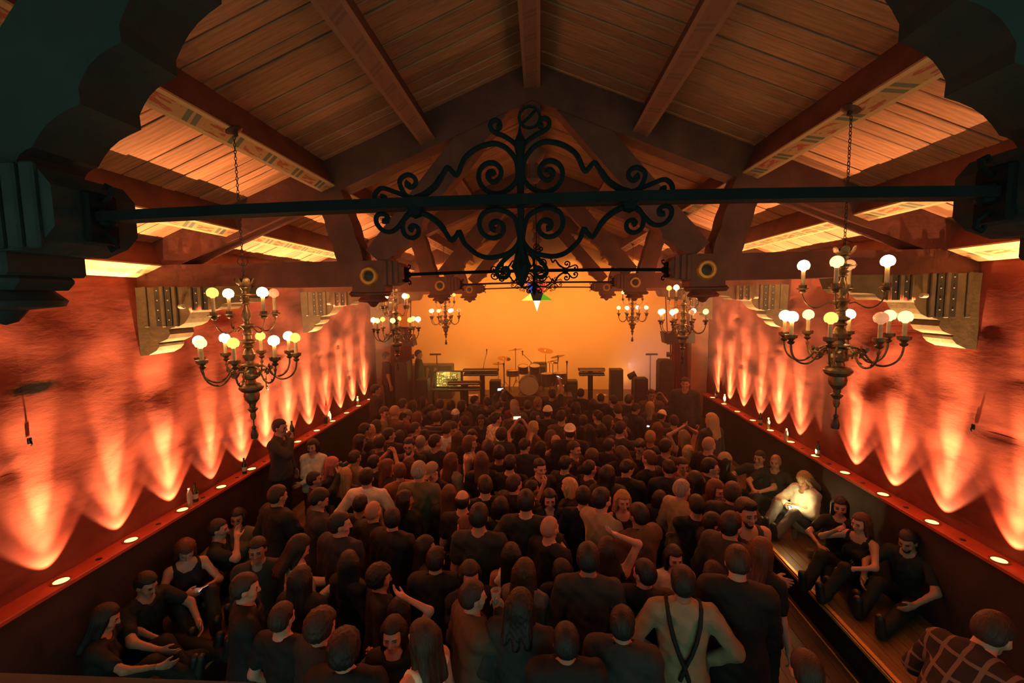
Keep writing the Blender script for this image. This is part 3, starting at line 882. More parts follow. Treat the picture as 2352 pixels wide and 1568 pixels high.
def skeleton(pose, sex, hy):
    rw, rp, lw, lp, lean, hp = POSES[pose]
    sit = pose.startswith('sit')
    k = {}
    m = sex == 'm'
    sh = .185 if m else .162
    if sit:
        pel = np.array([0, 0, .11]); off = np.array([0, 0, .11-.95])
    else:
        pel = np.array([0, 0, .95]); off = np.zeros(3)
    Rl = rotx(-math.radians(lean))
    T = lambda p: pel+Rl @ (np.asarray(p, float)-np.array([0, 0, .95]))
    k['pel'] = pel; k['R'] = Rl; k['T'] = T
    k['neck'] = T((0, -.01, 1.475)); k['sex'] = sex; k['sit'] = sit; k['sh'] = sh
    k['hR'] = rotz(-math.radians(hy)) @ rotx(math.radians(hp)) @ (Rl if lean < 15 else rotx(-math.radians(lean*.5)))
    k['head'] = k['neck']+(Rl @ np.array([0, .012, .155]))
    for s, w, p, n_ in ((1, rw, rp, 'r'), (-1, lw, lp, 'l')):
        S_ = T((s*sh, -.005, 1.425))
        W = np.asarray(w, float)
        e, W = ik(S_, W, p, .285, .255)
        k[n_] = (S_, e, W)
        hip = pel+np.array([s*.088, 0, -.02])
        if sit:
            if pose in ('sitphone', 'sitchin'):
                kn = pel+np.array([s*.14, .40, .27]); an = pel+np.array([s*.11, .68, -.04])
            else:
                kn = pel+np.array([s*.12, .44, .03+(.18 if s > 0 else 0)]); an = pel+np.array([s*.13, .86 if s < 0 else .74, -.04])
        else:
            kn = np.array([s*.098, .012, .51]); an = np.array([s*.105, -.02, .085])
        k['leg'+n_] = (hip, kn, an)
    k['top'] = (k['head']+k['hR'] @ np.array([0, 0, .125*HS]))[2]
    return k
def f_torso(P, k, g=0., loose=0.):
    m = k['sex'] == 'm'; R = k['R']; T = k['T']
    d = ell(P, T((0, 0, 1.27)), (np.array([.168, .108, .19]) if m else np.array([.143, .10, .17]))+g, R)
    d = smin(d, ell(P, T((0, .004, 1.08)), (np.array([.142, .098, .17]) if m else np.array([.118, .088, .16]))+g+loose*.4, R), .06)
    d = smin(d, ell(P, T((0, 0, .95)), (np.array([.158, .108, .13]) if m else np.array([.168, .115, .14]))+g+loose, R), .06)
    sh = k['sh']
    d = smin(d, rc(P, T((-sh+.02, -.01, 1.42)), T((sh-.02, -.01, 1.42)), .058+g, .058+g), .06)
    d = smin(d, rc(P, T((-.06, -.015, 1.45)), T((.06, -.015, 1.45)), .055+g, .055+g), .05)
    if not m:
        for s in (-1, 1): d = smin(d, ell(P, T((s*.068, .075, 1.27)), np.array([.06, .055, .06])+g), .04)
    return d
def f_arm(P, k, n_, g=0., t0=0., t1=2.):
    S_, E_, W = k[n_]; q = 1. if k['sex'] == 'm' else .84
    d = None
    if t0 < 1:
        a = S_; b = S_+(E_-S_)*min(t1, 1)
        d = rc(P, a, b, .054*q+g, (.054+(.041-.054)*min(t1, 1))*q+g)
    if t1 > 1:
        b = E_+(W-E_)*min(t1-1, 1)
        e = rc(P, E_, b, .041*q+g, (.041-.013*min(t1-1, 1))*q+g)
        d = e if d is None else smin(d, e, .03)
    return d
def f_leg(P, k, n_, g=0., t1=2., flare=0.):
    h, kn, an = k['leg'+n_]; q = 1. if k['sex'] == 'm' else .98
    d = rc(P, h, kn, .088*q+g, .058*q+g)
    b = kn+(an-kn)*(t1-1)
    d = smin(d, rc(P, kn, b, .058*q+g, .043*q+g+flare), .04)
    return d
def f_foot(P, k, n_, g=0.):
    h, kn, an = k['leg'+n_]
    if k['sit']:
        return rc(P, an+np.array([0, .02, -.02]), an+np.array([0, .06, .17]), .042+g, .034+g)
    o = .1 if n_ == 'r' else -.1
    return smin(rc(P, an+np.array([0, -.03, -.04]), an+np.array([o*.3, .15, -.052]), .040+g, .032+g), rc(P, an, an+np.array([0, 0, -.03]), .04+g, .04+g), .03)
def f_head(P, k):
    p = ((P-k['head'].astype(f32)) @ k['hR'].astype(f32))/HS
    m = k['sex'] == 'm'
    d = ell(p, (0, -.012, .035), (.076, .097, .092))
    d = smin(d, rc(p, (0, .025, -.015), (0, .052, -.078), .064, .036 if m else .031), .04)
    d = smin(d, ell(p, (0, .068, -.092), (.024, .02, .018)), .03)
    d = smin(d, rc(p, (-.036, .078, .024), (.036, .078, .024), .014, .014), .02)
    for s in (-1, 1):
        d = smin(d, ell(p, (s*.042, .062, -.028), (.026, .024, .024)), .025)
        d = smax(d, -ell(p, (s*.031, .104, .003), (.019, .018, .012)), .012)
        d = smin(d, ell(p, (s*.031, .078, .003), (.0125, .0125, .0105)), .004)
        d = smin(d, ell(p, (s*.080, -.006, -.006), (.011, .021, .031)), .01)
    d = smin(d, rc(p, (0, .092, .012), (0, .112, -.026), .009, .014), .014)
    d = smin(d, rc(p, (-.013, .098, -.030), (.013, .098, -.030), .009, .009), .008)
    d = smin(d, rc(p, (-.020, .087, -.060), (.020, .087, -.060), .0085, .0085), .008)
    d = smin(d, rc(p, (-.015, .084, -.071), (.015, .084, -.071), .008, .008), .006)
    return d*HS
def hand_mesh(curl):
    def fn(P):
        d = ell(P, (0, .048, 0), (.042, .055, .015))
        d = smin(d, rc(P, (0, -.03, 0), (0, .02, 0), .026, .027), .03)
        a1, a2 = curl
        for i, (x, L) in enumerate(((.031, .074), (.0105, .083), (-.0105, .077), (-.030, .060))):
            b = np.array([x, .088-.004*abs(i-1), 0.]); a = math.radians(a1+4*i)
            c = b+np.array([x*.12, math.cos(a), -math.sin(a)])*L*.5
            a += math.radians(a2)
            e = c+np.array([0, math.cos(a), -math.sin(a)])*L*.48
            d = smin(d, rc(P, b, c, .0095, .0088), .006)
            d = np.minimum(d, rc(P, c, e, .0088, .0072))
        b = np.array([.030, .022, -.004]); c = np.array([.056, .052, -.016]); e = np.array([.058+.004, .083, -.026-.0004*a1])
        d = smin(d, rc(P, b, c, .014, .0115), .012); d = np.minimum(d, rc(P, c, e, .0115, .0085))
        return d
    return nets(fn, np.arange(-.06, .085, .0075), np.arange(-.045, .18, .0075), np.arange(-.11, .035, .0075))
HANDS = {'relax': hand_mesh((16, 30)), 'grip': hand_mesh((48, 62))}
def body_mesh(pose, sex, hy):
    k = skeleton(pose, sex, hy)
    def fn(P):
        d = f_torso(P, k)
        h = f_head(P, k)
        d2 = rc(P, k['neck'], k['head']+(k['hR'] @ np.array([0, -.018, -.02])), .058 if sex == 'm' else .049, .054 if sex == 'm' else .047)
        for n_ in 'rl':
            d = smin(d, f_arm(P, k, n_), .035); d = smin(d, f_leg(P, k, n_), .04); d = smin(d, f_foot(P, k, n_), .02)
        return smin(smin(d, d2, .04), h, .022)
    pts = np.array([k['head']]+[q for n_ in 'rl' for q in k[n_]]+[q for n_ in 'rl' for q in k['leg'+n_]])
    lo = pts.min(0)-np.array([.14, .14, .10]); hi = pts.max(0)+np.array([.14, .24, .16])
    hc = k['head']; h = .026
    xs = axis_lines(lo[0], hi[0], h, hc[0]-.10, hc[0]+.10, .0095)
    ys = axis_lines(lo[1], hi[1], h, hc[1]-.125, hc[1]+.125, .0095)
    zs = axis_lines(lo[2], hi[2], h, hc[2]-.12, hc[2]+.13, .0095)
    v, q = nets(fn, xs, ys, zs)
    c = v[q].mean(1)
    p = ((c-hc) @ k['hR'])/HS
    ax = np.abs(p[:, 0])
    mi = np.zeros(len(q), int)
    mi[(np.abs(ax-.031) < .013) & (p[:, 1] > .07) & (np.abs(p[:, 2]-.003) < .0075)] = 1
    mi[(np.abs(ax-.033) < .018) & (p[:, 1] > .062) & (np.abs(p[:, 2]-.024) < .0055)] = 1
    mi[(ax < .023) & (p[:, 1] > .08) & (np.abs(p[:, 2]+.065) < .010)] = 2
    V = [v]; Q = [q]; MI = [mi]; n = len(v)
    kind = 'grip' if pose in ('cup', 'drink', 'phone', 'photo', 'sitphone') else 'relax'
    for n_, s in (('r', 1), ('l', -1)):
        S_, E_, W = k[n_]
        hv, hq = HANDS[kind if (s > 0 or pose in ('phone', 'photo', 'sitphone')) else 'relax']
        y = nrm(W-E_)
        hint = {'idle': (0, 1, 0)}.get(pose, (0, .5, 1) if pose in ('cup', 'drink', 'talk', 'reachout', 'sitreach') else (-s*1., .3, .3))
        if pose in ('photo', 'phone', 'sitphone'): hint = (-s*.4, -.3, 1)
        if pose in ('idle', 'pocket'): hint = (-s*.3, 1, 0)
        t = np.asarray(hint, float); t = nrm(t-y*(t @ y))
        x = t if s < 0 else -t
        z = np.cross(x, y)
        hh = hv.copy(); qq = hq
        if s > 0: hh[:, 0] *= -1; qq = hq[:, ::-1]
        sc = 1.0 if sex == 'm' else .9
        V.append(W+(hh*sc) @ np.stack([x, y, z])); Q.append(qq+n); MI.append(np.zeros(len(qq), int)); n += len(hh)
    return np.concatenate(V), np.concatenate(Q), np.concatenate(MI), k
def to_mesh(name, v, q, mi=None):
    me = bpy.data.meshes.new(name)
    me.vertices.add(len(v)); me.vertices.foreach_set('co', np.asarray(v, f32).ravel())
    me.loops.add(len(q)*4); me.loops.foreach_set('vertex_index', np.asarray(q, np.int32).ravel())
    me.polygons.add(len(q)); me.polygons.foreach_set('loop_start', np.arange(0, len(q)*4, 4, dtype=np.int32))
    if mi is not None: me.polygons.foreach_set('material_index', np.asarray(mi, np.int32))
    me.polygons.foreach_set('use_smooth', np.ones(len(q), bool))
    me.update(calc_edges=True)
    return me
CACHE = {}
def get_body(pose, sex, hy):
    key = ('b', pose, sex, hy)
    if key not in CACHE:
        v, q, mi, k = body_mesh(pose, sex, hy)
        CACHE[key] = (to_mesh('body', v, q, mi), k)
    return CACHE[key]
def get_top(pose, sex, kind):
    key = ('t', pose, sex, kind)
    if key in CACHE: return CACHE[key]
    k = skeleton(pose, sex, 0)
    g = {'tee': .014, 'shirt': .017, 'jacket': .032, 'tank': .010, 'dress': .012}[kind]
    loose = {'tee': .012, 'shirt': .016, 'jacket': .03, 'tank': .004, 'dress': .01}[kind]
    hem = {'tee': -.06, 'shirt': -.07, 'jacket': -.12, 'tank': -.02, 'dress': -9}[kind]
    sl = {'tee': .62, 'shirt': 1.93, 'jacket': 1.97, 'tank': 0, 'dress': .25}[kind]
    R = k['R']; up = (R @ np.array([0, 0, 1.])).astype(f32); pel = k['pel'].astype(f32)
    fwd = R @ np.array([0, 1., 0])
    def fn(P):
        d = f_torso(P, k, g, loose)
        t = (P-pel) @ up
        if hem > -5:
            if hem < -.03 and not k['sit']:
                d = smin(d, rc(P, k['T']((-.07, 0, .93+hem)), k['T']((.07, 0, .93+hem)), .10+g+loose, .10+g+loose), .05)
            d = np.maximum(d, hem-t)
        elif not k['sit']:
            d = smin(d, rc(P, pel+np.array([-.05, 0, 0]), pel+np.array([-.06, 0, -.5]), .13, .17), .08)
            d = smin(d, rc(P, pel+np.array([.05, 0, 0]), pel+np.array([.06, 0, -.5]), .13, .17), .08)
            d = np.maximum(d, (pel[2]-.48)-P[:, 2])
        for n_ in 'rl':
            if sl:
                d = smin(d, f_arm(P, k, n_, g+.004 if sl < 1.5 else g, 0, sl), .03)
        if kind == 'tank':
            d = np.maximum(d, -smin(rc(P, k['r'][0]+R @ np.array([.035, 0, .06]), k['r'][0]+R @ np.array([.03, 0, -.08]), .075, .06), rc(P, k['l'][0]+R @ np.array([-.035, 0, .06]), k['l'][0]+R @ np.array([-.03, 0, -.08]), .075, .06), .01))
        nr = .070 if kind in ('tee', 'shirt') else (.078 if kind == 'jacket' else .095)
        nb = k['neck']+R @ np.array([0, .03 if kind != 'tee' else .015, .015])
        d = np.maximum(d, -rc(P, nb, nb+R @ np.array([0, .02, .2]), nr, nr+.02))
        if kind in ('shirt', 'jacket'):      # a standing collar round the neck
            q = (P-(k['neck']+R @ np.array([0, .012, .022])).astype(f32)) @ R.astype(f32)
            q[:, 2] -= q[:, 1]*-.25
            ring = np.sqrt((np.hypot(q[:, 0], q[:, 1])-.071)**2+(q[:, 2]*.55)**2)-.013
            d = smin(d, np.maximum(ring, np.maximum(q[:, 1]-.045-.3*np.abs(q[:, 0]), -9)), .012)
        return d
    pts = np.array([q for n_ in 'rl' for q in k[n_]]+[k['pel']+np.array([0, 0, -.14 if hem > -5 else -.5]), k['neck']])
    lo = pts.min(0)-.20; hi = pts.max(0)+.20
    h = .022
    v, q = nets(fn, np.arange(lo[0], hi[0], h), np.arange(lo[1], hi[1], h), np.arange(lo[2], hi[2], h))
    # folds: a small in-out ripple so the cloth does not read as a balloon
    rp = .0035*np.sin(v[:, 2]*62+v[:, 0]*35+2*np.sin(v[:, 1]*30))+.003*np.sin(v[:, 0]*70-v[:, 2]*30)
    v = v+rp[:, None]*np.array([.5, 1., .2])
    CACHE[key] = to_mesh({'tee': 'tee_shirt', 'shirt': 'shirt', 'jacket': 'jacket', 'tank': 'tank_top', 'dress': 'dress'}[kind], v, q)
    return CACHE[key]
def get_trousers(pose, sex):
    base = pose if pose.startswith('sit') or pose == 'bend' else 'idle'
    sub = 'sitphone' if base == 'sitchin' else ('sit' if base == 'sitreach' else base)
    key = ('p', sub, sex)
    if key in CACHE: return CACHE[key]
    k = skeleton(base, sex, 0)
    up = (k['R'] @ np.array([0, 0, 1.])).astype(f32); pel = k['pel'].astype(f32)
    def fn(P):
        d = f_torso(P, k, .010)
        d = np.maximum(d, (P-pel) @ up-.09)
        for n_ in 'rl': d = smin(d, f_leg(P, k, n_, .014, 1.95, .010), .035)
        return d
    pts = np.array([q for n_ in 'rl' for q in k['leg'+n_]]+[k['pel']+np.array([0, 0, .1])])
    lo = pts.min(0)-.18; hi = pts.max(0)+.18; h = .024
    v, q = nets(fn, np.arange(lo[0], hi[0], h), np.arange(lo[1], hi[1], h), np.arange(lo[2], hi[2], h))
    v = v+(.003*np.sin(v[:, 2]*70+v[:, 0]*40))[:, None]*np.array([.6, 1., 0])
    CACHE[key] = to_mesh('trousers', v, q); return CACHE[key]
def get_shoe(pose, sex, n_):
    base = 'idle' if not pose.startswith('sit') else ('sitphone' if pose in ('sitphone', 'sitchin') else 'sit')
    key = ('s', base, n_)
    if key in CACHE: return CACHE[key]
    k = skeleton(base, 'm', 0)
    an = k['leg'+n_][2]
    v, q = nets(lambda P: f_foot(P, k, n_, .009), np.arange(an[0]-.12, an[0]+.12, .016), np.arange(an[1]-.16, an[1]+.30, .016), np.arange(an[2]-.14, an[2]+.28, .016))
    v[:, 2] = np.maximum(v[:, 2], .001)
    CACHE[key] = to_mesh('shoe', v, q); return CACHE[key]
def get_hair(style):
    key = ('h', style)
    if key in CACHE: return CACHE[key]
    def fn(P):
        p = P/HS
        g = {'buzz': .004, 'short': .012, 'curly': .030, 'long': .014, 'wavy': .018, 'bob': .016, 'bun': .012, 'tail': .012, 'quiff': .013, 'balding': .008}[style]
        d = ell(p, (0, -.014, .038), (.077+g, .098+g, .092+g))
        d = smin(d, ell(p, (0, -.045, -.005), (.074+g*.7, .062+g*.7, .075)), .03)
        # keep the face, ears and neck clear
        face = np.maximum(p[:, 2]-(.066 if style not in ('curly', 'wavy') else .06), .030-p[:, 1]-.25*np.maximum(p[:, 2], -1))
        cut = smax(p[:, 2]-.066, .034-p[:, 1], .02)
        d = smax(d, -cut, .012)
        side = np.maximum(np.maximum(p[:, 2]+.002, -.012-p[:, 1]), -(np.abs(p[:, 0])-.03))
        if style in ('short', 'quiff', 'buzz', 'tail', 'bun', 'balding'):
            d = smax(d, -np.maximum(p[:, 2]-.012, -.020-p[:, 1]), .012)
            d = np.maximum(d, -.075-p[:, 2])
        else:
            d = smax(d, -np.maximum(p[:, 2]-.05, .028-p[:, 1]), .012)
        if style == 'balding':
            d = np.maximum(d, p[:, 2]-.055-.0*p[:, 1])
        if style == 'quiff':
            d = smin(d, ell(p, (0, .045, .118), (.058, .050, .030)), .03)
        if style in ('long', 'wavy'):
            L = -.30 if style == 'long' else -.25
            w = 1. if style == 'long' else 1.2
            for s in (-1, 0, 1):
                d = smin(d, rc(p, (s*.055, -.045, .01), (s*.075*w, -.082, L+.03*abs(s)), .050, .034), .045)
            for s in (-1, 1):
                d = smin(d, rc(p, (s*.074, .012, .02), (s*.088*w, .008, -.17), .026, .022), .03)
        if style == 'bob':
            for s in (-1, 0, 1):
                d = smin(d, rc(p, (s*.055, -.045, .01), (s*.07, -.05, -.10), .05, .04), .04)
            for s in (-1, 1):
                d = smin(d, rc(p, (s*.074, .02, .02), (s*.08, .02, -.09), .026, .02), .03)
            d = np.maximum(d, -.125-p[:, 2])
        if style == 'bun': d = smin(d, ell(p, (0, -.10, .10), (.042, .042, .042)), .015)
        if style == 'tail': d = smin(smin(d, ell(p, (0, -.125, .03), (.028, .03, .03)), .02), rc(p, (0, -.135, .02), (0, -.13, -.20), .030, .016), .03)
        if style in ('curly', 'wavy'):
            a = .007 if style == 'curly' else .005
            d = d+a*np.sin(p[:, 0]*115)*np.sin(p[:, 1]*108+1)*np.sin(p[:, 2]*112)
        return d*HS
    low = -.34 if style in ('long', 'wavy') else (-.26 if style == 'tail' else -.14)
    h = .0105
    v, q = nets(fn, np.arange(-.15, .16, h), np.arange(-.20, .15, h), np.arange(low, .185, h))
    if style in ('long', 'wavy', 'bob', 'tail', 'short', 'quiff'):
        v[:, 0] += .0022*np.sin(v[:, 1]*420+v[:, 0]*260); v[:, 1] += .0022*np.sin(v[:, 0]*480)
    CACHE[key] = to_mesh('hair', v, q); return CACHE[key]
def get_hat(kind):
    key = ('hat', kind)
    if key in CACHE: return CACHE[key]
    def fn(P):
        p = P/HS
        d = ell(p, (0, -.012, .045), (.092, .112, .10 if kind != 'beanie' else .112))
        if kind == 'hood':
            d = ell(p, (0, -.02, .02), (.10, .125, .13))
            d = smin(d, rc(p, (0, -.05, -.05), (0, -.06, -.15), .09, .10), .05)
            d = smax(d, -ell(p, (0, .11, -.005), (.075, .08, .10)), .02)
            return d*HS
        lowz = .038+.10*p[:, 1]*(1 if kind == 'beanie' else .4)
        d = smax(d, lowz-p[:, 2], .008)
        if kind == 'beanie':
            d = np.minimum(d, np.maximum(ell(p, (0, -.012, .045), (.097, .117, .117)), np.maximum(lowz-p[:, 2], p[:, 2]-lowz-.035)))
        if kind in ('cap', 'backcap'):
            s = 1 if kind == 'cap' else -1
            br = np.maximum(ell(p, (0, s*.10-.01, .052-.0*s), (.075, .085, .2)), np.abs(p[:, 2]-.050+s*.10*(p[:, 1]-s*.08))-.006)
            d = np.minimum(d, np.maximum(br, -s*p[:, 1]+.03))
        return d*HS
    h = .0095
    v, q = nets(fn, np.arange(-.13, .14, h), np.arange(-.23, .22, h), np.arange(-.28 if kind == 'hood' else -.02, .19, h))
    CACHE[key] = to_mesh({'beanie': 'beanie', 'hood': 'headscarf'}.get(kind, 'cap'), v, q); return CACHE[key]

CLO = {'black': (.008, .010, .010), 'charcoal': (.022, .024, .023), 'navy': (.015, .018, .03), 'brown': (.085, .05, .03), 'tan': (.27, .215, .13), 'cream': (.68, .60, .46),
       'white': (.78, .74, .68), 'olive': (.12, .10, .05), 'grey': (.15, .14, .13), 'red': (.20, .03, .025), 'rust': (.22, .08, .04), 'denim': (.04, .05, .075), 'plaid': (.10, .06, .05)}
HAIRC = {'dark': (.010, .008, .007), 'brown': (.030, .017, .010), 'auburn': (.085, .030, .013), 'blond': (.42, .27, .12), 'grey': (.25, .21, .17), 'pink': (.40, .13, .12), 'light': (.30, .18, .08)}
SKINS = [mat('skin_fair', (.48, .25, .17), .5), mat('skin_medium', (.38, .19, .12), .5), mat('skin_tan', (.29, .14, .085), .5), mat('skin_deep', (.14, .07, .04), .5)]
M_eye = mat('eyes_and_brows', (.02, .012, .01), .3)
M_lip = mat('lips', (.34, .12, .09), .45)
M_shoe = mat('dark_shoe', (.015, .014, .014), .5)
def cloth(c):
    return mat('cloth_'+c, CLO[c], 0.75, spec=.35, var=.18, vscale=9, bump=.7, bscale=9)
def hairm(c):
    return mat('hair_'+c, HAIRC[c], .5, spec=.4, var=.3, vscale=30, stretch=(3, 3, .35), bump=.4, bscale=45)
def striped(name, base, line, freq, cross=False):
    if name in MATS: return MATS[name]
    m = mat(name, base, .85, spec=.2); nt = m.node_tree; n = nt.nodes; L = nt.links
    tc = n.new('ShaderNodeTexCoord'); sp = n.new('ShaderNodeSeparateXYZ'); L.new(tc.outputs['Object'], sp.inputs[0])
    def mth(op, a, v):
        q = n.new('ShaderNodeMath'); q.operation = op; L.new(a, q.inputs[0])
        if isinstance(v, float): q.inputs[1].default_value = v
        else: L.new(v, q.inputs[1])
        return q.outputs[0]
    f = mth('GREATER_THAN', mth('FRACT', mth('MULTIPLY', sp.outputs[2], freq), 0.), .84)
    if cross: f = mth('MAXIMUM', f, mth('GREATER_THAN', mth('FRACT', mth('MULTIPLY', sp.outputs[0], freq), 0.), .78))
    mx = n.new('ShaderNodeMix'); mx.data_type = 'RGBA'; L.new(f, mx.inputs[0])
    mx.inputs[6].default_value = base+(1,); mx.inputs[7].default_value = line+(1,)
    L.new(mx.outputs[2], n['Principled BSDF'].inputs['Base Color'])
    return m
M_phone = mat('phone_shell', (.02, .02, .022), .3)
M_screen = emis('phone_screen', (.72, .85, 1.0), 3.2, True)
M_screen_w = emis('phone_screen_warm', (1, .75, .5), 1.6)
M_cup = mat('clear_plastic_cup', (.45, .36, .28), .3, alpha=.75)
M_black = mat('black_plastic', (.015, .015, .015), .5)
phone_body = MB().box((0, 0, 0), (.072, .009, .148), bev=.004).mesh('phone')
phone_scr = MB().box((0, -.0052, 0), (.064, .001, .136)).mesh('screen')
cup_me_ = MB().lathe([(.028, -.06), (.040, .055), (.037, .055), (.026, -.055)], 14, cap=False).mesh('cup')
beer_me = MB().lathe([(.0, -.058), (.0265, -.058), (.036, .03), (.0, .03)], 14, cap=False).mesh('drink')
M_beer = mat('amber_drink', (.45, .2, .05), .15)

PEOPLE = []
def person(px, py, face=0, sex='m', pose='idle', hair='short', hc='dark', top='tee', tc='black', bot='black', st=None, base=0., hy=0, hat=None, hatc='cream', label=None, skin=None, hold=None, depth=None, floor_loc=None, extra=None, scr=None):
    PEOPLE.append(dict(locals()))
# px, py: where the crown of the head shows; each stands on the floor, the side platform (base .4) or the stage (base .85)
p_ = person
# --- near left, seated along the platform
p_(425, 1252, 130, 'f', 'sitphone', 'wavy', 'auburn', 'tank', 'black', base=.4, label='person with long curly auburn hair, face lit by the phone in their hands', hold='phonelit', skin=0)
p_(334, 1306, 100, 'm', 'sitreach', 'short', 'dark', 'tee', 'black', base=.4, label='seated person in black tee leaning forward below the left ledge', skin=1)
p_(238, 1408, 60, 'f', 'sitreach', 'long', 'dark', 'tee', 'black', base=.4, label='long-haired person in black seated lowest at the left, arm stretched out', skin=1)
p_(500, 1187, 70, 'm', 'sitchin', 'short', 'brown', 'tee', 'black', base=.4, label='seated person in black tee, hand at chin, on the left platform', skin=0)
p_(545, 1181, 160, 'f', 'sit', 'bob', 'dark', 'shirt', 'olive', base=.4, label='seated person with dark bob and olive patterned shirt on left platform', skin=2)
p_(590, 1240, 160, 'm', 'idle', 'short', 'dark', 'shirt', 'charcoal', st=1.66, label='dim dark-haired person in charcoal shirt standing at left platform edge', skin=2)
p_(628, 1118, 30, 'm', 'talk', 'short', 'brown', 'jacket', 'black', base=.0, st=1.8, label='person in black jacket gesturing with raised hand near the left platform')
p_(660, 1085, 70, 'm', 'photo', 'short', 'dark', 'shirt', 'black', st=1.62, label='person in black shirt holding hands up to a camera, left of crowd', hold='camera')
p_(642, 962, 90, 'm', 'drink', 'short', 'dark', 'shirt', 'charcoal', base=.4, st=1.78, label='person in profile by the glowing left wall, lifting a dark bottle', skin=1, hold='bottle')
p_(717, 1008, 175, 'f', 'fold', 'bob', 'dark', 'shirt', 'cream', 'charcoal', base=.1, st=1.66, label='person in cream blouse with folded arms facing the balcony, left side', skin=0)
p_(732, 1129, 55, 'm', 'phone', 'short', 'dark', 'jacket', 'charcoal', st=1.8, label='person in charcoal suit jacket, looking at a phone', hold='phonelit', skin=1)
p_(685, 1238, 50, 'f', 'phone', 'long', 'dark', 'shirt', 'cream', st=1.70, label='person with long dark hair and cream top, holding a bright phone', hold='phonelit', skin=0)
p_(691, 1306, 10, 'f', 'idle', 'long', 'dark', 'jacket', 'black', st=1.66, label='long dark-haired person in black just before the one with bright phone')
p_(562, 1323, 60, 'm', 'cup', 'short', 'brown', 'jacket', 'black', st=1.72, hold='cup', label='person in black jacket by the left brass step, holding a cup', skin=0)
p_(647, 1391, 10, 'm', 'pocket', 'short', 'brown', 'tee', 'black', st=1.75, label='person in black tee, brown hair, back of head, lower left')
p_(736, 1405, 30, 'm', 'cup', 'curly', 'brown', 'jacket', 'charcoal', st=1.72, label='curly brown-haired person in charcoal jacket, lower left of crowd', hold=None)
p_(790, 1453, 0, 'm', 'idle', 'curly', 'dark', 'jacket', 'black', st=1.68, label='curly dark-haired person in black at the bottom, left of centre')
p_(871, 1300, 60, 'm', 'pocket', 'curly', 'dark', 'jacket', 'black', st=1.74, label='person with thick dark curls in black jacket, profile turned right')
p_(919, 1375, 20, 'f', 'overhead', 'long', 'dark', 'tank', 'black', st=1.66, label='person in black tank top with bare arm bent over their head', skin=0)
p_(902, 1426, 175, 'f', 'idle', 'long', 'dark', 'tee', 'black', st=1.60, label='long-haired person in black facing the balcony, lower left of centre', skin=1)
p_(970, 1432, -60, 'f', 'idle', 'long', 'brown', 'tank', 'cream', st=1.66, label='person with long brown hair in cream strap top, bottom centre', skin=0)
p_(1086, 1340, 60, 'm', 'drink', 'short', 'brown', 'jacket', 'brown', st=1.76, label='person in brown jacket drinking, profile turned right, bottom centre', hold='cup', skin=0)
p_(1195, 1357, 15, 'm', 'pocket', 'wavy', 'dark', 'jacket', 'charcoal', st=1.78, label='person in charcoal jacket with shaggy dark hair, back turned, bottom centre')
p_(1205, 1286, 20, 'f', 'idle', 'wavy', 'brown', 'shirt', 'grey', st=1.66, label='wavy-haired person in grey shirt behind the bottom centre jacket')
p_(1174, 1252, 0, 'f', 'idle', 'long', 'dark', 'tank', 'cream', st=1.64, label='person in cream top with long dark hair down the back, centre')
p_(1079, 1296, 160, 'f', 'cup', 'long', 'dark', 'tee', 'black', st=1.64, label='dark-haired person in black raising a hand to their chest, centre', skin=1)
p_(977, 1235, 60, 'f', 'idle', 'long', 'dark', 'jacket', 'black', st=1.66, label='person in black with long hair, only a strip of face lit')
p_(1000, 1262, 0, 'm', 'cup', 'short', 'dark', 'jacket', 'black', st=1.70, label='person in black holding a pale cup, left of centre', hold='cup')
p_(1351, 1252, 5, 'm', 'pocket', 'short', 'dark', 'shirt', 'charcoal', st=1.88, label='tall broad person in charcoal shirt with back turned, right of centre')
p_(1396, 1238, 0, 'f', 'overhead', 'long', 'brown', 'tank', 'black', 'brown', st=1.70, label='brown-haired person with one bare arm curved over their head', skin=0)
p_(1549, 1259, 175, 'f', 'idle', 'long', 'dark', 'tee', 'cream', st=1.64, label='smiling person in cream printed tee facing the balcony', skin=0, extra='print')
p_(1569, 1306, 8, 'm', 'akimbo', 'short', 'dark', 'shirt', 'tan', st=1.80, label='person in tan shirt with black suspenders, back turned, hands on hips', extra='braces')
p_(1695, 1266, 20, 'm', 'phone', 'short', 'brown', 'jacket', 'black', st=1.80, label='person in black jacket looking at a phone, back turned, near right step', skin=0, hold='phonelit')
p_(1750, 1240, 60, 'f', 'idle', 'long', 'auburn', 'tee', 'black', st=1.66, label='auburn-haired person in black at the edge of the right step', skin=0)
p_(1715, 1150, 170, 'm', 'fold', 'quiff', 'dark', 'tank', 'charcoal', st=1.82, label='bearded person in dark vest with folded arms beside the right step', skin=1)
p_(1637, 1181, 80, 'f', 'cup', 'short', 'dark', 'jacket', 'black', st=1.66, label='person with glasses and short dark hair in black jacket, profile right', extra='glasses', skin=0)
p_(1852, 1504, 0, 'm', 'idle', 'short', 'brown', 'jacket', 'black', st=1.74, label='brown-haired head at the bottom edge, right of the brass step')
p_(2285, 1412, 75, 'm', 'bend', 'short', 'brown', 'shirt', 'plaid', base=.4, st=1.75, label='person in striped plaid shirt bending over on the right platform', skin=0, extra='plaid')
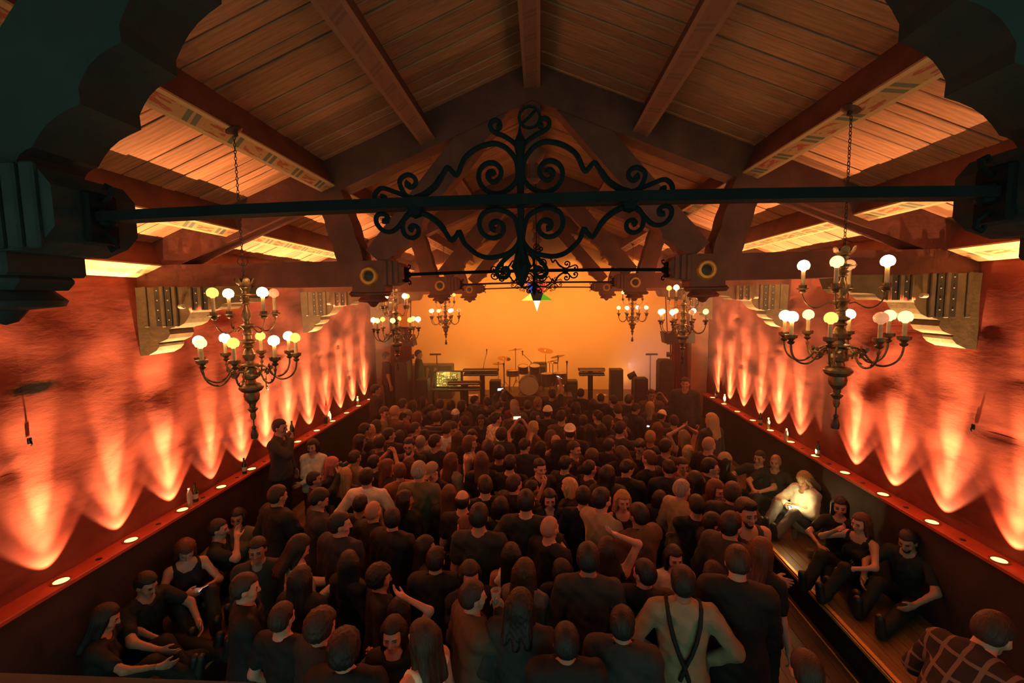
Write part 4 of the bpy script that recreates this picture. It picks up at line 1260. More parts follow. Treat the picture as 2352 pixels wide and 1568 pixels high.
# --- right platform
p_(2087, 1220, -120, 'm', 'sitreach', 'short', 'brown', 'tee', 'black', base=.4, label='seated bearded person in black tee, lowest on the right platform', skin=1)
p_(1978, 1179, -110, 'f', 'sitchin', 'long', 'auburn', 'tank', 'black', base=.4, label='seated person with long auburn hair, hand raised to cheek', skin=0)
p_(1930, 1153, -150, 'f', 'sit', 'long', 'dark', 'tee', 'black', base=.4, label='seated person with long dark hair beside the auburn-haired one', skin=0)
p_(1848, 1090, -110, 'f', 'sitphone', 'long', 'blond', 'jacket', 'white', 'grey', base=.4, label='seated blond person wrapped in cream, phone torch flaring in hand', skin=0, hold='torch')
p_(1782, 1043, -140, 'm', 'sit', 'buzz', 'dark', 'tee', 'black', base=.4, label='seated person with shaved head against the right wall', skin=1)
p_(1745, 1034, -130, 'm', 'sit', 'short', 'dark', 'tee', 'black', base=.4, label='seated dark-haired person furthest along the right platform', skin=1)
p_(1634, 948, -30, 'f', 'idle', 'long', 'blond', 'jacket', 'charcoal', base=.4, st=1.68, label='person with long bright blond hair standing at the right wall ledge', skin=0)
# --- middle of the crowd
p_(763, 1052, 80, 'f', 'idle', 'long', 'pink', 'tee', 'black', st=1.68, label='person with long pinkish hair in black tee leaning on one arm')
p_(815, 1037, 30, 'm', 'pocket', 'short', 'brown', 'shirt', 'tan', st=1.72, label='person in tan shirt with brown hair, behind the cream shirt')
p_(792, 1077, 0, 'f', 'idle', 'long', 'light', 'tee', 'charcoal', st=1.62, label='person with long light hair falling down the back, left of cream shirt')
p_(842, 1078, 0, 'm', 'akimbo', 'short', 'dark', 'shirt', 'cream', 'denim', st=1.80, label='person in bright cream shirt, back turned, short dark hair')
p_(860, 1047, 30, 'm', 'photo', 'short', 'dark', 'tee', 'black', st=1.70, label='person in black tee holding a phone sideways, left of centre', hold='phone')
p_(828, 1140, 10, 'm', 'idle', 'short', 'dark', 'tee', 'black', st=1.68, label='short-haired person in black tee close before the cream shirt')
p_(857, 1155, 20, 'm', 'pocket', 'buzz', 'dark', 'jacket', 'black', st=1.72, label='shaven-headed person in black close before the cream shirt', skin=0)
p_(890, 1057, 60, 'f', 'idle', 'long', 'auburn', 'jacket', 'black', st=1.68, label='person with long reddish hair in black jacket, profile right')
p_(917, 1066, -30, 'f', 'cup', 'short', 'auburn', 'shirt', 'rust', st=1.66, label='person in rust shirt raising a drink, facing the reddish-haired one', hold='cup')
p_(939, 1050, 10, 'f', 'idle', 'wavy', 'auburn', 'tee', 'charcoal', st=1.66, label='wavy auburn-haired person behind the olive shirt')
p_(962, 1062, 5, 'm', 'pocket', 'short', 'grey', 'shirt', 'olive', 'tan', st=1.84, label='grey-haired person in olive shirt and tan trousers, back turned', skin=0)
p_(992, 1064, -150, 'm', 'phone', 'short', 'dark', 'jacket', 'black', st=1.80, hat='cap', hatc='tan', label='person in tan cap and black jacket looking down', skin=0)
p_(1037, 1043, 40, 'f', 'idle', 'long', 'auburn', 'shirt', 'tan', st=1.72, label='person with long auburn hair and tan top, right of the tan cap')
p_(1105, 1040, -10, 'f', 'idle', 'long', 'auburn', 'tee', 'black', st=1.72, label='person with long auburn hair over one shoulder, in black, centre')
p_(1113, 1095, -20, 'm', 'pocket', 'short', 'brown', 'tee', 'black', st=1.78, label='brown-haired person in black tee with bowed head, centre', skin=0)
p_(1031, 1117, 0, 'f', 'idle', 'long', 'auburn', 'jacket', 'black', st=1.66, label='long auburn hair from behind, beside the balding head')
p_(1062, 1129, 5, 'm', 'idle', 'balding', 'dark', 'tee', 'black', st=1.78, label='balding person in black tee, back of head, centre', skin=0)
p_(1181, 1093, 40, 'm', 'pocket', 'short', 'brown', 'jacket', 'black', st=1.76, label='brown-haired person in black jacket, profile right, beside broad black tee', skin=0)
p_(1208, 1128, 5, 'm', 'akimbo', 'short', 'dark', 'tee', 'charcoal', st=1.84, label='broad person in charcoal tee with bare forearms, back turned, centre', skin=0)
p_(1222, 1106, 60, 'm', 'idle', 'short', 'dark', 'tee', 'black', st=1.68, label='dark-haired person just beyond the broad charcoal tee', skin=2)
p_(1263, 1190, 40, 'm', 'idle', 'buzz', 'brown', 'tee', 'black', st=1.72, label='bald person in black tee leaning to the right, centre', skin=0)
p_(1069, 1190, -70, 'f', 'cup', 'long', 'auburn', 'jacket', 'black', st=1.66, label='auburn-haired person in black facing left with a pale cup', hold='cup', skin=0)
p_(1262, 1128, 175, 'f', 'idle', 'bob', 'dark', 'jacket', 'black', st=1.64, label='dark-bobbed person in black facing back, behind the bald head', skin=0)
p_(1307, 1101, -60, 'f', 'idle', 'bob', 'blond', 'jacket', 'black', st=1.70, label='person with short blond bob in black, profile left', skin=0)
p_(1382, 1124, 50, 'm', 'fold', 'short', 'dark', 'shirt', 'tan', st=1.82, label='dark-haired person in tan shirt, profile right, beside curly-haired one', skin=0)
p_(1431, 1129, 175, 'f', 'idle', 'wavy', 'light', 'tank', 'black', st=1.66, label='person with light wavy hair in low black top facing the balcony', skin=0)
p_(1467, 1160, -30, 'm', 'cup', 'short', 'dark', 'jacket', 'brown', st=1.80, label='dark-haired person in brown jacket, back turned, right of curly-haired one')
p_(1567, 1105, 60, 'm', 'pocket', 'short', 'grey', 'shirt', 'tan', 'tan', st=1.86, label='tall grey-haired person in tan shirt, profile right', skin=0)
p_(1646, 1106, 150, 'f', 'idle', 'bob', 'auburn', 'tee', 'black', st=1.68, label='smiling auburn-bobbed person in black, right side', skin=0)
p_(1683, 1110, 30, 'm', 'idle', 'short', 'brown', 'jacket', 'charcoal', st=1.76, label='brown-haired person in charcoal jacket with ruddy neck, right side')
p_(1666, 1040, 70, 'f', 'idle', 'long', 'dark', 'tee', 'black', st=1.72, hat='beanie', hatc='tan', label='person in tan beanie and long dark hair, right side', skin=0)
p_(1629, 1006, 60, 'm', 'pocket', 'buzz', 'brown', 'tee', 'black', st=1.86, label='bald person in black beside the right platform', skin=0)
p_(1570, 990, -20, 'f', 'overheads', 'long', 'light', 'tank', 'black', st=1.68, label='person in tank top with both bare arms folded over their head', skin=0)
p_(1581, 1025, 10, 'f', 'idle', 'long', 'blond', 'jacket', 'black', st=1.66, label='long straight blond hair from behind, right of centre')
p_(1567, 1054, 170, 'm', 'pocket', 'short', 'brown', 'shirt', 'rust', st=1.72, label='person in rust shirt facing the balcony below the blond hair', skin=0)
p_(1632, 1055, 100, 'm', 'idle', 'short', 'dark', 'jacket', 'black', st=1.74, label='person with glasses and black jacket looking right, by the right step', extra='glasses', skin=0)
p_(1637, 1078, 140, 'f', 'cup', 'long', 'dark', 'tee', 'black', st=1.60, label='dark-haired person lifting a cup below the bald head, right side', hold='cup', skin=0)
p_(1491, 1037, -40, 'm', 'pocket', 'short', 'auburn', 'tee', 'black', st=1.80, label='auburn-haired person in black tee with ruddy neck, right of centre', skin=0)
p_(1470, 1013, -140, 'm', 'phone', 'quiff', 'dark', 'jacket', 'black', st=1.78, label='person with quiff in black suit jacket, small phone light at chest', hold='phonelit', skin=0)
p_(1494, 991, 20, 'm', 'idle', 'short', 'light', 'tee', 'charcoal', st=1.74, label='light-haired person in charcoal tee, back turned, right of centre')
p_(1360, 1033, 20, 'f', 'idle', 'curly', 'brown', 'tee', 'black', st=1.70, label='brown curly-haired person in black tee right of centre, back turned')
p_(1354, 1060, 60, 'm', 'idle', 'short', 'dark', 'tee', 'black', st=1.70, label='short-haired person in black below the brown curls', skin=0)
p_(1299, 1050, 40, 'm', 'talk', 'short', 'dark', 'tee', 'black', st=1.74, label='person in black tee stretching a bare forearm to the right', skin=0)
p_(1240, 1057, 150, 'm', 'drink', 'short', 'dark', 'tee', 'black', st=1.72, label='person in black facing back with hand at mouth, centre', skin=0)
p_(1171, 1048, 10, 'm', 'fold', 'short', 'dark', 'tee', 'black', st=1.74, label='dark-haired person in black with bare folded arms, centre', skin=0)
p_(1309, 972, 5, 'm', 'idle', 'short', 'brown', 'jacket', 'black', st=1.86, hat='backcap', hatc='cream', label='person in large cream cap worn backwards, centre right')
p_(1277, 1003, 175, 'f', 'idle', 'tail', 'blond', 'tank', 'rust', st=1.66, label='smiling blond person with bare shoulders facing the balcony', skin=0)
p_(1266, 990, 60, 'f', 'cup', 'long', 'auburn', 'tee', 'charcoal', st=1.68, label='auburn-haired person just left of the smiling blond one', skin=0)
p_(1226, 969, 60, 'f', 'idle', 'long', 'blond', 'shirt', 'rust', st=1.68, label='blond person in rust shirt right of the raised camera', skin=0)
p_(1193, 976, 0, 'f', 'photo', 'long', 'dark', 'tank', 'black', st=1.74, label='person with long dark hair photographing the stage, arms up', hold='phonewarm', skin=0)
p_(1152, 984, 10, 'f', 'idle', 'curly', 'dark', 'jacket', 'charcoal', st=1.70, label='dark curly-haired person left of the raised camera')
p_(1139, 949, 60, 'm', 'pocket', 'short', 'dark', 'shirt', 'white', st=1.84, label='person in white patterned shirt, profile right, mid crowd', skin=0, extra='dots')
p_(1084, 989, 175, 'm', 'idle', 'quiff', 'brown', 'tee', 'black', st=1.72, label='person facing the balcony with bare neck, left of the dark curls', skin=0)
p_(1079, 1003, 90, 'f', 'idle', 'bob', 'auburn', 'tank', 'cream', st=1.64, label='person in profile with auburn bob and cream strap top, mid crowd', skin=0)
p_(1052, 992, 20, 'f', 'idle', 'long', 'auburn', 'shirt', 'rust', st=1.66, label='long auburn hair over rust shirt beside the white tee', skin=0)
p_(1026, 972, 5, 'm', 'pocket', 'short', 'brown', 'tee', 'white', st=1.78, label='person in white tee with back turned, left mid crowd', skin=0)
p_(1040, 973, 175, 'm', 'phone', 'short', 'dark', 'jacket', 'black', st=1.76, label='person with bowed face toward the balcony, behind the white tee', skin=0)
p_(1003, 946, 0, 'm', 'pocket', 'short', 'brown', 'shirt', 'charcoal', st=1.84, label='person in dark shirt with pale stripes, back turned', extra='stripes', skin=0)
p_(1046, 940, 10, 'm', 'idle', 'short', 'dark', 'jacket', 'black', st=1.80, hat='beanie', hatc='cream', label='person in pale beanie and black jacket, left mid crowd')
p_(1047, 954, 170, 'm', 'idle', 'short', 'dark', 'jacket', 'black', st=1.74, hat='cap', hatc='black', label='person in black cap facing the balcony below the pale beanie', skin=0)
p_(1066, 957, -70, 'f', 'idle', 'curly', 'brown', 'jacket', 'charcoal', st=1.70, label='curly brown-haired person facing left beside the black cap', skin=1)
p_(976, 988, 0, 'f', 'fold', 'bun', 'dark', 'tee', 'cream', st=1.70, label='person in cream tee with dark bun, back turned, left mid crowd')
p_(939, 1008, 178, 'm', 'idle', 'short', 'dark', 'tee', 'black', st=1.80, label='person with glasses and beard facing the balcony, left mid crowd', extra='glasses', skin=0)
p_(966, 1003, 10, 'm', 'idle', 'short', 'grey', 'tee', 'black', st=1.72, label='grey-haired person in black tee, back of neck lit')
p_(954, 972, 60, 'm', 'idle', 'short', 'brown', 'tee', 'black', st=1.76, label='brown-haired person in profile, left of the cream tee', skin=0)
p_(759, 974, 50, 'm', 'cup', 'short', 'dark', 'tee', 'black', st=1.78, label='person in black tee, profile right, nearest the left platform edge', skin=1, hold=None)
p_(789, 966, 20, 'f', 'idle', 'bob', 'dark', 'tank', 'cream', st=1.70, label='dark-bobbed person in cream halter top, left side', skin=0)
p_(811, 976, 20, 'm', 'idle', 'buzz', 'blond', 'tank', 'tan', st=1.70, label='person with cropped blond head and bare arms, left side', skin=0)
p_(837, 936, 120, 'm', 'cup', 'short', 'brown', 'shirt', 'tan', st=1.82, label='person in tan shirt facing right with a drink, left side', hold='cup', skin=0)
p_(858, 945, 10, 'f', 'idle', 'bob', 'light', 'dress', 'tan', st=1.68, label='light-haired person in pale patterned dress, left side', extra='dots')
p_(907, 933, 40, 'm', 'cup', 'buzz', 'brown', 'shirt', 'brown', st=1.84, label='bald person in brown shirt holding a hand up, left side', skin=0)
p_(934, 942, 60, 'm', 'phone', 'short', 'dark', 'shirt', 'red', st=1.74, hat='cap', hatc='grey', label='person in grey cap and red shirt, left side', skin=0)
p_(959, 947, 50, 'f', 'idle', 'wavy', 'auburn', 'tee', 'charcoal', st=1.72, label='wavy auburn-haired person, profile right, left mid crowd', skin=0)
# --- nearest the stage
p_(863, 882, 60, 'm', 'pocket', 'short', 'dark', 'jacket', 'black', base=.4, st=1.76, label='person in black standing on the platform at the left far corner', skin=1)
p_(889, 852, 60, 'm', 'idle', 'short', 'dark', 'tee', 'charcoal', base=.85, st=1.74, label='stagehand in dark tee at the left edge of the stage', skin=1, depth=11.5)
p_(963, 851, 80, 'm', 'idle', 'short', 'dark', 'shirt', 'charcoal', base=.85, st=1.72, label='person on stage beside the guitars, profile right', skin=0, depth=12.1)
p_(1574, 866, -160, 'm', 'idle', 'short', 'dark', 'jacket', 'charcoal', base=.4, st=1.86, label='guard in dark suit facing the hall at the right far corner', skin=1)
front = [(972, 912, 60, 'f', 'long', 'dark'), (1037, 921, 70, 'f', 'long', 'dark'), (1062, 921, 20, 'f', 'long', 'dark'), (1091, 910, 60, 'm', 'short', 'dark'), (1118, 914, 0, 'm', 'short', 'dark'),
 (1156, 904, 0, 'm', 'short', 'dark'), (1147, 926, 60, 'm', 'short', 'dark'), (1180, 919, 10, 'f', 'long', 'blond'), (1183, 934, 160, 'm', 'cap', 'dark'), (1105, 955, 170, 'f', 'long', 'dark'),
 (1212, 921, 0, 'm', 'short', 'brown'), (1236, 914, 160, 'f', 'long', 'light'), (1258, 932, 10, 'm', 'beanie', 'cream'), (1229, 947, 60, 'f', 'long', 'dark'), (1267, 895, 20, 'm', 'short', 'dark'),
 (1334, 894, 20, 'm', 'short', 'dark'), (1323, 925, 50, 'f', 'bob', 'dark'), (1309, 918, 0, 'm', 'short', 'dark'), (1352, 977, -60, 'f', 'long', 'dark'), (1407, 909, 0, 'm', 'short', 'dark'),
 (1446, 907, 50, 'm', 'short', 'brown'), (1496, 896, 175, 'm', 'short', 'dark'), (1516, 910, 20, 'f', 'tail', 'dark'), (1494, 924, 10, 'f', 'long', 'blond'), (1460, 930, 70, 'm', 'short', 'dark'),
 (1419, 932, -50, 'm', 'short', 'brown'), (1520, 944, 0, 'f', 'beanie', 'cream'), (1382, 976, 10, 'f', 'bob', 'dark'), (1426, 970, 60, 'm', 'short', 'dark'), (1436, 983, 170, 'f', 'long', 'dark'),
 (1511, 972, 30, 'f', 'long', 'auburn'), (1362, 918, 0, 'f', 'long', 'dark'), (1380, 908, 10, 'm', 'short', 'dark'), (1372, 944, 0, 'm', 'short', 'dark'), (1398, 955, 40, 'f', 'wavy', 'brown'),
 (1340, 955, 0, 'm', 'short', 'brown'), (1290, 944, 0, 'm', 'short', 'dark'), (1200, 951, -20, 'm', 'curly', 'brown'), (1128, 938, 10, 'f', 'bun', 'dark'), (1010, 918, 0, 'm', 'short', 'dark'),
 (925, 917, 30, 'm', 'short', 'dark'), (948, 921, 0, 'f', 'long', 'brown'), (990, 931, 20, 'f', 'bob', 'dark'), (895, 922, 30, 'm', 'short', 'dark'), (876, 958, 20, 'm', 'short', 'brown'),
 (893, 985, 10, 'm', 'short', 'dark'), (918, 990, 30, 'f', 'long', 'dark'), (872, 1002, 40, 'm', 'short', 'dark'), (826, 1000, 60, 'f', 'long', 'dark'), (1000, 1000, 10, 'm', 'short', 'dark'),
 (1120, 1012, 10, 'f', 'long', 'brown'), (1146, 1025, 0, 'm', 'short', 'dark'), (1205, 1012, 0, 'm', 'short', 'dark'), (1243, 1016, 10, 'f', 'long', 'dark'), (1319, 1016, 120, 'm', 'short', 'brown'),
 (1400, 1010, 20, 'm', 'short', 'dark'), (1428, 1030, 0, 'f', 'long', 'brown'), (1440, 1062, 20, 'm', 'short', 'dark'), (1396, 1072, 10, 'f', 'long', 'dark'), (1530, 1010, 20, 'm', 'short', 'dark'),
 (1536, 1062, 0, 'm', 'short', 'dark'), (1597, 1085, 30, 'f', 'long', 'dark'), (1516, 1130, 40, 'f', 'bob', 'brown'), (1600, 1140, 10, 'm', 'short', 'dark'), (1340, 1120, 10, 'm', 'short', 'dark'),
 (1150, 1145, 20, 'f', 'bob', 'dark'), (1100, 1160, 0, 'm', 'short', 'dark'), (930, 1130, 10, 'f', 'long', 'dark'), (900, 1170, 20, 'm', 'short', 'dark'), (780, 1180, 30, 'm', 'short', 'dark'),
 (800, 1270, 20, 'f', 'long', 'dark'), (1290, 1290, 10, 'f', 'bob', 'dark'), (1480, 1290, 10, 'm', 'short', 'dark'), (1640, 1300, 30, 'f', 'long', 'dark'), (1430, 1400, 10, 'm', 'short', 'dark'),
 (1300, 1440, 0, 'm', 'short', 'dark'), (760, 1020, 60, 'f', 'bob', 'brown'), (1680, 1180, 60, 'm', 'short', 'dark'), (1545, 918, 10, 'm', 'short', 'dark'), (1548, 955, 0, 'm', 'short', 'dark')]
rf = random.Random(44)
for (x, y, fc, sx, hs, hcol) in front:
    kw = {}
    if hs in ('cap', 'beanie'): kw = dict(hat=hs, hatc='grey' if hs == 'cap' else 'cream'); hs, hcol = 'short', 'dark'
    pose = rf.choice(['idle', 'pocket', 'cup', 'fold', 'idle', 'phone', 'idle'])
    if (x, y) == (1267, 895): pose = 'raise'; kw['hold'] = 'phonelit'
    if (x, y) in ((1516, 910), (1156, 904)): pose = 'photo'; kw['hold'] = 'phonelit' if x < 1300 else 'phone'
    if (x, y) in ((1419, 932), (1460, 930), (1147, 926)): pose = 'phone'; kw['hold'] = 'phonelit'
    p_(x, y, fc+rf.uniform(-8, 8), sx, pose, hs, hcol, rf.choice(['tee', 'tee', 'jacket', 'shirt']), rf.choice(['black', 'black', 'black', 'charcoal', 'navy', 'brown', 'red']), skin=rf.choice([0, 0, 1, 1, 2]), hy=rf.choice([-40, 0, 0, 40]), **kw)

# ------------------------------------------------------------------ place and build everyone
def place_people():
    rp = random.Random(8)
    for i, d in enumerate(PEOPLE):
        d['i'] = i
        k = skeleton(d['pose'], d['sex'], d['hy'])
        d['k'] = k
        if d['st'] is None: d['st'] = rp.uniform(1.70, 1.84) if d['sex'] == 'm' else rp.uniform(1.60, 1.74)
        d['fixed'] = d['pose'].startswith('sit') or d['base'] > 0 or d['depth'] is not None
        d['slo'], d['shi'] = (1.60, 1.93) if d['sex'] == 'm' else (1.50, 1.80)
        d['lift'] = (.035 if d['hat'] else (.025 if d['hair'] in ('curly', 'wavy') else .012))
        def solve(d=d, k=k):
            sc = d['st']/1.75
            z = d['base']+(k['top']+d['lift'])*sc
            if d['depth'] is not None:
                P = at_y(d['px'], d['py'], d['depth'])
            else:
                P = at_z(d['px'], d['py'], z)
            a = -math.radians(d['face'])
            hx, hy = k['head'][0]*sc, k['head'][1]*sc
            d['hxy'] = (P.x, P.y)
            d['x'] = P.x-(hx*math.cos(a)-hy*math.sin(a)); d['y'] = P.y-(hx*math.sin(a)+hy*math.cos(a))
        d['solve'] = solve; solve()
    act = [d for d in PEOPLE if not d['pose'].startswith('sit') and d['pose'] != 'bend']
    for it in range(120):
        mv = 0
        for a in act:
            if a['fixed']: continue
            f = 0
            for b in act:
                if b is a or abs(b['base']-a['base']) > .3: continue
                dx, dy = a['x']-b['x'], a['y']-b['y']
                r = math.hypot(dx/.42, dy/.36)
                if r < 1:
                    f += (1-r)*(1 if (dy > 0 or (dy == 0 and a['i'] > b['i'])) else -1)
            if f:
                # further back means shorter: slide along the line of sight
                a['st'] = min(a['shi'], max(a['slo'], a['st']-.012*max(-1.5, min(1.5, f*1.5)))); a['solve'](); mv += 1
        if not mv: break
    for d in act:
        if not d['fixed'] and abs(d['x']) > 2.98: d['x'] = math.copysign(2.98, d['x'])
        if not d['fixed'] and d['y'] > 10.95: d['y'] = 10.95
    # leave out whoever would still stand inside somebody else
    act.sort(key=lambda d: (d['label'] is None, d['i']))
    kept = []; drop = set()
    for d in act:
        if d['label'] is None and any(math.hypot((d['x']-b['x'])/.30, (d['y']-b['y'])/.24) < 1 and abs(b['base']-d['base']) < .3 for b in kept): drop.add(d['i'])
        else: kept.append(d)
    return [d for d in PEOPLE if d['i'] not in drop]
ALL = place_people()

HAIRW = {'short': 'short', 'long': 'long', 'curly': 'curly', 'wavy': 'wavy', 'bob': 'bobbed', 'bun': 'bunned', 'tail': 'ponytailed', 'buzz': 'cropped', 'quiff': 'swept', 'balding': 'thin'}
ORD = ['first', 'second', 'third', 'fourth', 'fifth', 'sixth', 'seventh', 'eighth', 'ninth', 'tenth', 'eleventh', 'twelfth', 'thirteenth', 'fourteenth']
TOPW = {'tee': 'tee', 'shirt': 'shirt', 'jacket': 'jacket', 'tank': 'top', 'dress': 'dress'}
def auto_labels():
    """label the plainer people by look and by the distinctive person or thing they show next to"""
    anchors = [(1214, 890, 'the bass drum'), (1030, 880, 'the glowing synthesiser panel'), (1357, 880, 'the right keyboard stand'), (925, 880, 'the left column speaker'), (1527, 880, 'the right column speaker'),
               (1302, 880, 'the chrome microphone stand'), (1471, 895, 'the right speaker box'), (1106, 870, 'the rear left keyboards'), (1413, 880, 'the covered amplifier stack')]
    seen = {}
    for d in ALL:
        if d['label']:
            c = d['label'].split(',')[0]; seen.setdefault(c, []).append(d)
    for c, ds in seen.items():
        if len(ds) == 1 and len(c.split()) <= 7 and not c.startswith('seated'): anchors.append((ds[0]['px'], ds[0]['py'], 'the '+c))
    used = set()
    for d in sorted([d for d in ALL if d['label'] is None], key=lambda d: d['i']):
        hw = ('%s-hatted' % d['hatc']) if d['hat'] else '%s %s-haired' % (HAIRW[d['hair']], d['hc'])
        lb = '%s person in %s %s' % (hw, d['tc'], TOPW[d['top']])
        for ax, ay, an in sorted(anchors, key=lambda q: (q[0]-d['px'])**2+((q[1]-d['py'])*1.3)**2):
            dx, dy = d['px']-ax, d['py']-ay
            rel = ('left of' if dx < 0 else 'right of') if abs(dx) > abs(dy) else ('beyond' if dy < 0 else 'before')
            q = 'just %s %s' % (rel, an)
            if q not in used and len((lb+' '+q).split()) <= 16: break
        used.add(q); d['rel'] = q
        d['label'] = lb+' '+q
auto_labels()

glass_me = MB()
for s in (-1, 1):
    glass_me.tube([(s*.033+math.cos(a)*.024, .100, .004+math.sin(a)*.017) for a in [2*PI*i/10 for i in range(10)]], .003, 5, closed=True)
    glass_me.tube([(s*.057, .098, .006), (s*.078, .06, .004), (s*.082, -.01, .0)], .0025, 5)
glass_me.tube([(-.010, .104, .006), (.010, .104, .006)], .003, 5)
glass_me = glass_me.mesh('glasses')
M_dots = mat('dotted_cloth', (.6, .55, .45), .8, var=.75, vscale=22)
M_stripe = striped('striped_cloth', (.035, .03, .03), (.30, .22, .17), 14.)
M_plaid = striped('plaid_cloth', (.03, .022, .02), (.17, .11, .08), 10., True)
beard_mesh = None
def get_beard():
    global beard_mesh
    if beard_mesh is None:
        def fn(P):
            p = P/HS
            d = rc(p, (0, .022, -.03), (0, .054, -.08), .066, .041)
            d = smin(d, ell(p, (0, .066, -.095), (.030, .026, .026)), .02)
            d = np.maximum(d, p[:, 2]+.045-.35*np.maximum(np.abs(p[:, 0])-.03, 0))
            return np.maximum(d, -ell(p, (0, .10, -.064), (.026, .03, .012)))*HS
        v, q = nets(fn, np.arange(-.09, .095, .0095), np.arange(-.06, .12, .0095), np.arange(-.15, .0, .0095))
        beard_mesh = to_mesh('beard', v, q)
    return beard_mesh
bottle_me = MB().lathe([(.0, -.10), (.030, -.10), (.031, -.09), (.031, .03), (.026, .06), (.013, .09), (.012, .125), (.014, .127), (.014, .137), (.0, .137)], 14, cap=False).mesh('bottle')
M_bottle = mat('dark_glass', (.02, .022, .012), .12, spec=.7)
